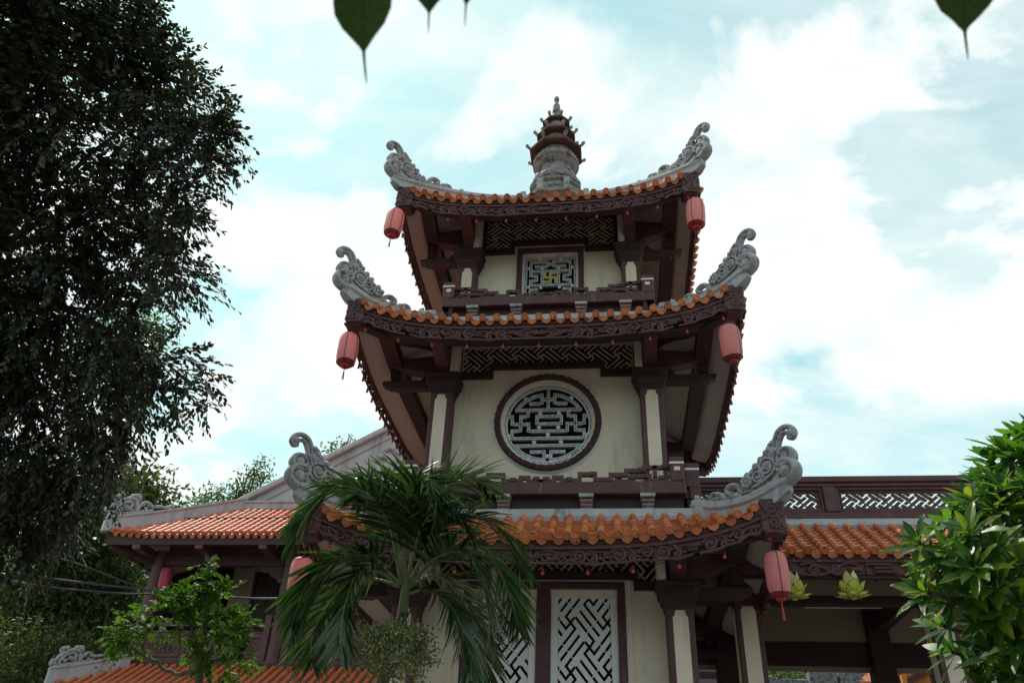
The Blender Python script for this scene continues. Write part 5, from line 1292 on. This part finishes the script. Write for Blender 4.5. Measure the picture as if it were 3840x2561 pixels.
# --- small bright tree in front of the hall
sb = atD(440, 1568, 9.3)
bb = px_blobs([(480, 1305, 20), (490, 1335, 28), (480, 1370, 34), (520, 1360, 16), (440, 1385, 36), (400, 1390, 26), (375, 1385, 14), (520, 1420, 32), (560, 1425, 22), (470, 1430, 40), (420, 1440, 32), (300, 1440, 30), (330, 1420, 22), (280, 1470, 22), (270, 1455, 14), (540, 1470, 30), (560, 1505, 20), (480, 1490, 30), (520, 1530, 28), (430, 1500, 22), (560, 1545, 14), (305, 1485, 22), (500, 1565, 24), (345, 1470, 14)], 9.3)
bt = np.array([sb[0], sb[1], 0.]); stree = thing('small_tree', 'small bright green tree with bare crooked branch in front of the hall', 'tree', tuple(bt))
P, d = blob_points(bb, 1050, .25); dirs = d+np.array([0, 0, .25])+RNG.normal(size=P.shape)*.4; ln = RNG.uniform(.12, .22, len(P))
LP, LD, LN, LL = sprays(P, dirs, 9, ln, .070, .034, .25, 60)
put('crown', leaf_mesh('crown', 'leaf_bright', LP, LD, LN, LL, LL*.52, .18, off=bt), stree)
m = MB()
fork = atD(455, 1535, 9.3); limb(m, [bt+np.array([.1, 0, 0]), atD(450, 1700, 9.3), fork], .06, .045, 8)
for tg in ([(450, 1568), (400, 1545), (350, 1515), (305, 1490), (300, 1450)], [(440, 1540), (470, 1450), (485, 1330)], [(455, 1535), (500, 1470), (550, 1430)], [(450, 1540), (440, 1450), (400, 1395)], [(455, 1530), (510, 1510), (555, 1505)], [(450, 1500), (470, 1400), (482, 1300)]):
    limb(m, [fork]+[atD(a, b, 9.3) for a, b in tg[1:]], .032, .007, 7, 6, .01)
m.build('trunk', 'bark', stree, smooth=60)

# --- palm in front of the tower
PD = 7.9
def pp(x, y, dd=0): return atD(x, y, PD+dd)
crown = pp(928, 1352); pb = pp(845, 1750, .1); pb = np.array([pb[0], pb[1], 0])
palm = thing('palm_tree', 'palm with drooping fronds and green fruit cluster in front of the tower', 'palm', tuple(pb))
m = MB(); limb(m, [pb, pp(850, 1700), pp(880, 1560), pp(915, 1450), pp(928, 1400)], .075, .055, 12, 8)
m.build('trunk', 'bark', palm, smooth=60)
m = MB(); limb(m, [pp(918, 1445), pp(926, 1395), pp(930, 1355), pp(932, 1325)], .060, .028, 12, 6); m.build('crownshaft', 'palm_stem', palm, smooth=60)
fronds = [([(928, 1335), (912, 1230), (895, 1160), (862, 1125), (825, 1140)], .1, .2), ([(934, 1335), (958, 1240), (985, 1185), (1030, 1175), (1075, 1215)], -.2, -.35), ([(912, 1340), (845, 1285), (765, 1288), (705, 1340), (672, 1430)], -.2, -.4), ([(920, 1340), (895, 1210), (840, 1130), (770, 1120), (705, 1180), (672, 1250)], -.1, -.5), ([(912, 1335), (850, 1275), (790, 1282), (740, 1335), (700, 1420)], -.3, -.6),
          ([(912, 1345), (870, 1310), (820, 1320), (790, 1400), (778, 1490)], -.5, -.9), ([(930, 1330), (930, 1190), (945, 1112), (985, 1105), (1005, 1180)], -.2, -.5),
          ([(936, 1330), (965, 1190), (1020, 1120), (1080, 1100), (1118, 1120)], .1, .3), ([(940, 1335), (1000, 1230), (1080, 1185), (1150, 1220), (1205, 1310)], .0, -.2),
          ([(940, 1345), (1000, 1280), (1070, 1270), (1110, 1350), (1130, 1480)], -.4, -.8), ([(935, 1362), (985, 1355), (1040, 1400), (1075, 1500), (1085, 1600)], -.6, -1.0), ([(915, 1345), (850, 1330), (770, 1370), (720, 1450), (715, 1520)], .2, .4), ([(935, 1350), (1000, 1320), (1060, 1370), (1100, 1460), (1125, 1560)], .4, .7),
          ([(940, 1345), (1020, 1265), (1110, 1260), (1165, 1350), (1190, 1440)], .2, .2), ([(925, 1335), (905, 1210), (910, 1130), (935, 1105), (950, 1150)], .5, .9)]
for fi, (pts, d0, d1) in enumerate(fronds):
    n = len(pts); P3 = [pp(x, y, (d0*(i/(n-1))+(d1-d0)*(i/(n-1))**2)) for i, (x, y) in enumerate(pts)]
    c = np.array(bez(P3, 14)); m_ = len(c); tan = unit(np.gradient(c, axis=0))
    fo = thing_part = MB(); fo.tube([tuple(q) for q in c], [.016*(1-.85*i/(m_-1))+.002 for i in range(m_)], 6)
    fr_o = fo.build('frond', 'palm_stem', palm, smooth=60)
    up = np.array([0, 0, 1.]); K = 60; ts = np.linspace(.17, .995, K); ii = ts*(m_-1); i0 = np.clip(ii.astype(int), 0, m_-2); fr_ = (ii-i0)[:, None]
    B = c[i0]*(1-fr_)+c[i0+1]*fr_; Tn = tan[i0]
    view = unit(B-CAM); side = unit(np.cross(Tn, up)+1e-3); nrm = unit(np.cross(side, Tn))
    LPs = []; LDs = []; LNs = []; LLs = []
    for sg in (-1, 1):
        a = (1.05-.65*ts)[:, None]+RNG.normal(size=(K, 1))*.08
        dv = Tn*np.cos(a)+side*sg*np.sin(a)+nrm*(.28+RNG.normal(size=(K, 1))*.12)-up*(.10+.25*ts[:, None])
        LPs.append(B); LDs.append(dv); LNs.append(nrm+side*sg*-.4+RNG.normal(size=(K, 3))*.15); LLs.append((.46*np.sin(np.pi*np.clip(.22+.70*ts, 0, 1))+.10)*RNG.uniform(.85, 1.1, K))
    LP = np.concatenate(LPs); LL = np.concatenate(LLs)
    rows = ((0, .45), (.15, 1), (.35, 1), (.55, .9), (.75, .65), (.9, .35), (1, .05))
    me = leaf_mesh('leaflets', 'leaf_palm', LP, np.concatenate(LDs), np.concatenate(LNs), LL, .027, RNG.uniform(.05, .38, len(LP))[:, None], rows, off=pb, fold=.15)
    # gravity: bend the outer half of every leaflet downward
    o_ = put('leaflets', me, fr_o)
    v = np.empty(len(me.vertices)*3, np.float32); me.vertices.foreach_get('co', v); v = v.reshape(-1, len(rows), 2, 3)
    for k, (t, _) in enumerate(rows): v[:, k, :, 2] -= (LL[:, None]*.09*t**2.2)
    me.vertices.foreach_set('co', v.ravel()); me.update()
# fruit cluster: branching stalks and many small green fruits, some red
fc = pp(908, 1470, -.42); m = MB(); tips = []
for k in range(60):
    a = RNG.uniform(0, 2*math.pi); el = RNG.uniform(-.75, .55); d_ = np.array([math.cos(a)*math.cos(el), math.sin(a)*math.cos(el), math.sin(el)-.05]); L_ = RNG.uniform(.20, .40)
    e = fc+d_*L_; limb(m, [fc+np.array([0, 0, -.02]), fc+d_*L_*.5+np.array([0, 0, .03]), e], .008, .004, 5, 3)
    for j in range(9):
        q = e+RNG.normal(size=3)*.06+np.array([0, 0, -.03]); limb(m, [fc+d_*L_*.65, q], .0035, .0025, 4, 2); tips.append(q)
m.build('fruit_stalks', 'palm_stem', palm)
def fruits(name, pts, mat, r):
    mb = MB()
    for q in pts: mb.ball(q, r*RNG.uniform(.7, 1.15), 6, 4, (1, 1, 1.25))
    o = mb.build(name, mat, palm, smooth=80); a = o.data.attributes.new('rnd', 'FLOAT', 'POINT'); a.data.foreach_set('value', np.repeat(RNG.random(len(pts)), 30).astype(np.float32)); o['kind'] = 'stuff'
fruits('green_fruit', [q+RNG.normal(size=3)*.028 for q in tips for _ in range(4) if q[2] < fc[2]+.12], 'palm_fruit', .0105)
fruits('red_fruit', [pp(850+RNG.normal()*16, 1480+RNG.normal()*18, .05+RNG.normal()*.05) for _ in range(70)], 'bulb_red', .011)

# --- plumeria at the right, close by
QD = 6.0
tipsq = [(2095, 1230, 0), (2130, 1290, .1), (2115, 1345, -.1), (2170, 1190, .3), (2170, 1255, -.2), (2165, 1370, 0), (2150, 1420, .3), (2215, 1130, .2), (2210, 1210, -.3), (2225, 1290, -.5), (2220, 1350, -.2), (2235, 1420, .1), (2260, 1080, .3), (2265, 1160, -.1), (2275, 1240, -.4), (2280, 1330, -.5), (2275, 1400, -.3), (2260, 1480, 0),
         (2310, 1040, .2), (2310, 1110, .3), (2320, 1190, 0), (2330, 1280, -.3), (2330, 1370, -.5), (2320, 1450, -.2), (2290, 1530, .1), (2340, 1530, -.1), (2360, 1070, .3), (2365, 1150, .1), (2370, 1230, -.1), (2375, 1330, -.3), (2380, 1430, -.2), (2200, 1160, .4), (2240, 1230, .4), (2190, 1310, .5), (2300, 1300, .6), (2250, 1560, .2), (2340, 1010, .5), (2290, 1070, .6), (2200, 1270, .6), (2400, 1020, .4), (2420, 1180, .2), (2420, 1330, 0), (2410, 1500, 0), (2335, 1120, .8), (2260, 1130, .8), (2310, 1590, 0), (2170, 1480, .4), (2290, 1015, .3), (2330, 985, .4), (2345, 1035, .1), (2262, 1040, .5), (2235, 1095, .6), (2285, 1110, .0), (2300, 1150, -.1), (2345, 1100, -.1), (2325, 1235, .4), (2250, 1190, .1), (2140, 1215, .5), (2120, 1270, .6), (2350, 1190, .6), (2320, 1400, .4), (2225, 1510, .3), (2370, 985, .6)]
qb = atD(2330, 1800, QD+.3); qb = np.array([qb[0], qb[1], 0]); plum = thing('plumeria_tree', 'plumeria tree with rosettes of long glossy leaves at the right edge', 'tree', tuple(qb))
m = MB(); hub = atD(2390, 1500, QD+.3); limb(m, [qb, qb*.5+hub*.5+np.array([.08, 0, 0]), hub], .10, .075, 10)
rowsL = ((0, .10), (.12, .28), (.3, .72), (.5, 1), (.7, .9), (.87, .5), (1, .04))
allleaf = []
def rib_leaf(wd, cu, r_):
    mb = MB(); vs = []; rn = []; cols = (-1, -.55, -.10, 0, .10, .55, 1); T_ = (0, .06, .14, .24, .34, .44, .54, .64, .74, .83, .91, .97, 1)
    for t in T_:
        wf = np.interp(t, [a for a, b in rowsL], [b for a, b in rowsL]); tw_ = cu*.5*math.sin(4*t)
        for c_ in cols:
            x = c_*wd*.5*wf; vs.append((x, t, -cu*t*t+abs(x)*.42-.05*wd*(abs(c_) == 1)*math.sin(t*19+r_*9)+x*tw_)); rn.append(min(1, r_+(.10 if abs(c_) < .2 else (.0 if int(t*24) % 2 else -.06))))
    m_ = len(cols)
    fs = [(i*m_+j, i*m_+j+1, (i+1)*m_+j+1, (i+1)*m_+j) for i in range(len(T_)-1) for j in range(m_-1)]
    return quad_mesh('leaf', 'leaf_plumeria', np.array(vs), np.array(fs), np.array(rn))
for (x, y, dd) in tipsq:
    t = atD(x+14, y+14, QD+dd); mid = hub*.45+t*.55+RNG.normal(size=3)*.05+np.array([0, 0, -.08]); limb(m, [hub, mid, t], .032, .017, 7, 5, .006)
    ax = unit(t-mid+np.array([0, 0, .12])); s1 = unit(np.cross(ax, [0, 0, 1.])); s2 = np.cross(s1, ax); nl = RNG.integers(14, 20)
    for k in range(nl):
        a = k*2.399; el = 1.35-.95*(k/nl)**.8; r_ = unit(s1*math.cos(a)+s2*math.sin(a)); dv = ax*math.cos(el)+r_*math.sin(el)+np.array([0, 0, -.12])
        allleaf.append((t-ax*.05*(1-k/nl), dv, ax*1.0-dv*.3+np.array([0, 0, .25]), RNG.uniform(.21, .32)*(.7+.3*math.sin(math.pi*min(1, .2+k/nl))) ))
m.build('trunk', 'bark', plum, smooth=60)
order = sorted(range(len(allleaf)), key=lambda i: np.linalg.norm(allleaf[i][0]-CAM)); vis = order[:290]; rest = order[290:]
proto = [rib_leaf(.30, cu, r_) for cu in (.06, .16, .28) for r_ in (.1, .35, .6, .85, .97)]
for j, i in enumerate(vis):
    p_, dv, nv, L_ = allleaf[i]; Yv = Vector(unit(dv)); Zv = Vector(nv); Zv = (Zv-Yv*Zv.dot(Yv)).normalized(); Xv = Yv.cross(Zv)
    M = Matrix(((Xv.x*L_, Yv.x*L_, Zv.x*L_, p_[0]), (Xv.y*L_, Yv.y*L_, Zv.y*L_, p_[1]), (Xv.z*L_, Yv.z*L_, Zv.z*L_, p_[2]), (0, 0, 0, 1)))
    inst('leaf', proto[(j*7) % 15], plum, M)
R_ = [allleaf[i] for i in rest]
o = put('leaves', leaf_mesh('leaves', 'leaf_plumeria', [r[0] for r in R_], [r[1] for r in R_], [r[2] for r in R_], np.array([r[3] for r in R_]), np.array([r[3]*.30 for r in R_]), .16, rowsL, off=qb, fold=.10), plum); o['kind'] = 'stuff'

# --- bodhi tree standing behind the camera: its unseen crown is added and shaped to cut sky light on the tower, two sprigs hang into view
bq = np.array([-3.5, -21.0, 0]); bod = thing('bodhi_tree', 'bodhi tree overhead whose heart-shaped long-tipped leaves hang in at the top edge', 'tree', tuple(bq))
bl = [(np.array([x, y, z]), (rx, ry, rz_)) for x, y, z, rx, ry, rz_ in ((-3, -19, 6.6, 5, 4, 2), (3, -20, 6.4, 5, 4.5, 2), (8, -18, 6, 4, 4, 1.8), (-9, -19, 6.2, 4, 4, 1.8), (0, -24, 7, 7, 4, 2.2), (1, -16.5, 5.6, 4.5, 2.2, 1.1), (-6, -16.5, 5.6, 3.5, 2.2, 1.2), (7, -15.5, 5.4, 3, 2, 1.1), (-12, -22, 7, 5, 5, 2.4), (12, -22, 7, 5, 5, 2.4))]
Pb, db = blob_points(bl, 420, .5); k = 4; PB = np.repeat(Pb, k, 0)+RNG.normal(size=(len(Pb)*k, 3))*.16
DB = np.repeat(db, k, 0)*.3+RNG.normal(size=PB.shape)*.4+np.array([0, 0, -.8]); LB = RNG.uniform(.11, .17, len(PB))
put('crown', leaf_mesh('crown', 'leaf_bodhi', PB, DB, db.repeat(k, 0)+RNG.normal(size=PB.shape)*.4, LB, LB*.85, .1, rows=((0, .5), (.3, 1), (.65, .6), (1, .03)), off=bq), bod)
m = MB(); hb = np.array([-2.5, -20.8, 4.2]); limb(m, [bq, bq*.5+hb*.5+np.array([.2, 0, 0]), hb], .42, .30, 12)
for c, r in bl: limb(m, [hb+np.array([0, 0, -.3]), (hb+c)/2+np.array([0, 0, .3]), c], .17, .03, 8)
tw0 = atD(700, -190, 1.55); tw1 = atD(2380, -180, 1.55)
for q in (tw0, tw1): limb(m, [hb, hb*.5+q*.5+np.array([0, 0, 2.2]), q+np.array([0, -.4, .35]), q], .05, .006, 7)
m.build('trunk', 'bark', bod, smooth=60)
def sprig(leaves, twig):
    root = bod
    m = MB(); limb(m, [atD(x, y, 1.55) for x, y in twig], .006, .003, 6); m.build('twig', 'bark', root)
    for (x, y, ang, Lp, Wp, yaw) in leaves:       # tip of the blade in pixels, blade length and width in pixels
        tip = atD(x, y, 1.55); s = 1.55/1846
        dn = -CU*math.cos(ang)+CR*math.sin(ang); sd = CR*math.cos(ang)*math.cos(yaw)+CU*math.sin(ang)*math.cos(yaw)-fwd*math.sin(yaw)
        out = [(0, .0), (.06, .62), (.16, .92), (.30, 1.0), (.48, .93), (.66, .70), (.82, .40), (.93, .16), (1.0, .06), (1.12, .045), (1.30, .035), (1.45, .012)]
        vs = []; fs = []; bl_ = Lp*s
        for t, wf in out:
            c_ = tip+dn*(t-1)*bl_+(CR*.10*bl_*max(0, t-1)**1.3)+fwd*.03*math.sin(3*t)*bl_
            for j in (-1, -.5, 0, .5, 1): vs.append(c_+sd*j*wf*Wp*.5*s*(1+.02*math.sin(t*25+j*3))+fwd*(-.12*abs(j)*wf*Wp*.5*s+.015*bl_*math.sin(t*22)*abs(j)*(t < 1)))
        for i in range(len(out)-1):
            for j in range(4): fs.append((i*5+j, i*5+j+1, (i+1)*5+j+1, (i+1)*5+j))
        lm = MB().add(vs, fs); o = lm.build('leaf', 'leaf_bodhi_near', root, smooth=60)
        vn = MB(); vn.tube([vs[i*5+2]-fwd*.0006 for i in range(9)], [.0009-.00008*i for i in range(9)], 5)
        for i in range(1, 7):
            for e in (0, 4): vn.tube([vs[i*5+2]-fwd*.0005, vs[(i+1)*5+(1 if e == 0 else 3)]-fwd*.0005, vs[(i+1)*5+e]-fwd*.0003], .0004, 4)
        vn.build('vein', 'leaf_vein', o)
        a = o.data.attributes.new('rnd', 'FLOAT', 'POINT'); a.data.foreach_set('value', np.full(len(o.data.vertices), RNG.random(), np.float32))
        top = tip-dn*bl_; m = MB(); limb(m, [top, top-dn*.02+CR*.004, atD(x+20, y-Lp-120, 1.55)], .0015, .001, 5); m.build('petiole', 'palm_stem', o)
sprig([(835, 118, .02, 170, 150, .25), (985, 30, -.1, 110, 112, .5), (1070, 10, -.12, 120, 90, .2)], [(700, -190), (850, -220), (1000, -190), (1150, -200)])
sprig([(2215, 72, .0, 150, 140, .3)], [(2100, -190), (2230, -215), (2380, -180)])

# ------------------------------------------------------------------ cables, mesh fence, things beyond the corridor
def cable(label, pts, r=.011, Y0=None):
    P3 = [atD(x, y, d) for x, y, d in pts]; root = P3[0]
    o = MB(); limb(o, P3, r, r, 6, 8); ob = o.build('power_cable', 'cable', None, smooth=60); tag(ob, label, 'cable', 'cables crossing in front of the hall')
cable('thin black cable sloping down from the dark tree, highest of the three', [(-60, 1240, 10), (150, 1285, 11), (300, 1340, 12), (385, 1365, 12.4), (470, 1370, 12.5)], .010)
cable('grey cable running across to the palm, middle of the three', [(-60, 1300, 10.2), (100, 1325, 11), (300, 1350, 12), (480, 1366, 12.6), (600, 1374, 12.8), (700, 1370, 12.6), (860, 1376, 12.4)], .014)
cable('grey sagging cable, lowest of the three in front of the hall', [(-60, 1318, 10.2), (100, 1345, 11), (250, 1360, 12), (330, 1363, 12.1), (420, 1362, 12.5), (600, 1373, 12.9), (760, 1365, 12.6)], .013)
fp0 = atD(105, 1600, 22.5); fp1 = atD(133, 1465, 22.5); fb_ = np.array([fp0[0], fp0[1], 0]); fen = thing('chain_link_fence', 'grey chain-link fence with a leaning steel post at lower left', 'fence', tuple(fb_))
MB().tube([fb_+np.array([0, 0, 0]), fp0, fp1], .035, 10).build('post', 'steel', fen, smooth=60)
wm = MB(); A = fp1; Bx = unit(np.array([1.0, .25, 0]))
for k in range(-26, 30):
    for sg in (-1, 1):
        x0 = k*.07; p0 = fb_+Bx*x0+np.array([0, 0, fp1[2]-3.3]); p1 = p0+Bx*sg*1.6+np.array([0, 0, 3.2])
        t0, t1 = 0., 1.
        a0, a1 = x0, x0+sg*1.6
        if a0 < 0 and a1 < 0 or a0 > 1.7 and a1 > 1.7: continue
        if a0 < 0: t0 = -a0/(a1-a0)
        if a1 < 0: t1 = -a0/(a1-a0)
        if a0 > 1.7: t0 = (1.7-a0)/(a1-a0)
        if a1 > 1.7: t1 = (1.7-a0)/(a1-a0)
        if t1-t0 < .02: continue
        wm.tube([p0+(p1-p0)*t0, p0+(p1-p0)*t1], .004, 4)
wo = wm.build('wire_mesh', 'cable', fen); wo['kind'] = 'stuff'
# stone-clad stepped wall, small tiled shrine roof and orange doorway beyond the corridor
y_ = 9.0
def rb(x0, x1, yt): a = atY(x0, yt, y_); b = atY(x1, yt, y_); return a[0], b[0], a[2]
sw_ = thing('stepped_wall', 'grey stone-clad stepped wall seen through the corridor', 'wall', (6.5, y_, 0))
for (x0, x1, yt) in ((1700, 1855, 1555), (1857, 1920, 1538), (1922, 1985, 1528), (1987, 2100, 1518)):
    a, b, z = rb(x0, x1, yt); MB().box(a, b, y_, y_+.4, 0, z).build('wall_block', 'grey_mosaic', sw_, bevel=.02)
sh = thing('small_shrine', 'orange doorway under a small tiled gable seen through the corridor', 'shrine', (7.2, 6.0, 0))
a = atY(2062, 1520, 6.0); b = atY(2148, 1515, 6.0)
rect_frame(a[0], b[0], -.1, a[2], .09, 5.95, 6.1).build('door_frame', 'orange_paint', sh, bevel=.01); MB().box(a[0]+.09, b[0]-.09, 6.3, 6.35, 0, a[2]-.1).build('door', 'orange_paint', sh)
MB().box(a[0]-.02, b[0]+2.5, 6.36, 7.8, 0, a[2]-.05).build('body', 'brown_dark', sh)
dg0 = atY(2075, 1568, 6.25); dg1 = atY(2150, 1528, 6.25); MB().beam(tuple(dg0), tuple(dg1), .12, .16, (0, 1, 0)).build('carved_rake', 'brown', sh)
r0 = atY(1975, 1568, 5.0); r1 = atY(2012, 1535, 5.6)
gm = MB(); 
for k in range(12):
    t = k/11; c_ = r0*(1-t)+r1*t; gm.tube([c_+np.array([-.02, 0, 0]), c_+np.array([.6, .1, .05])], .06, 8)
go = gm.build('tile_edge', 'terracotta', sh, smooth=60); go['kind'] = 'stuff'
for nm in ('hillside_wood', 'background_wood'):          # far woods that read as one mass
    bpy.data.objects[nm]['kind'] = 'stuff'
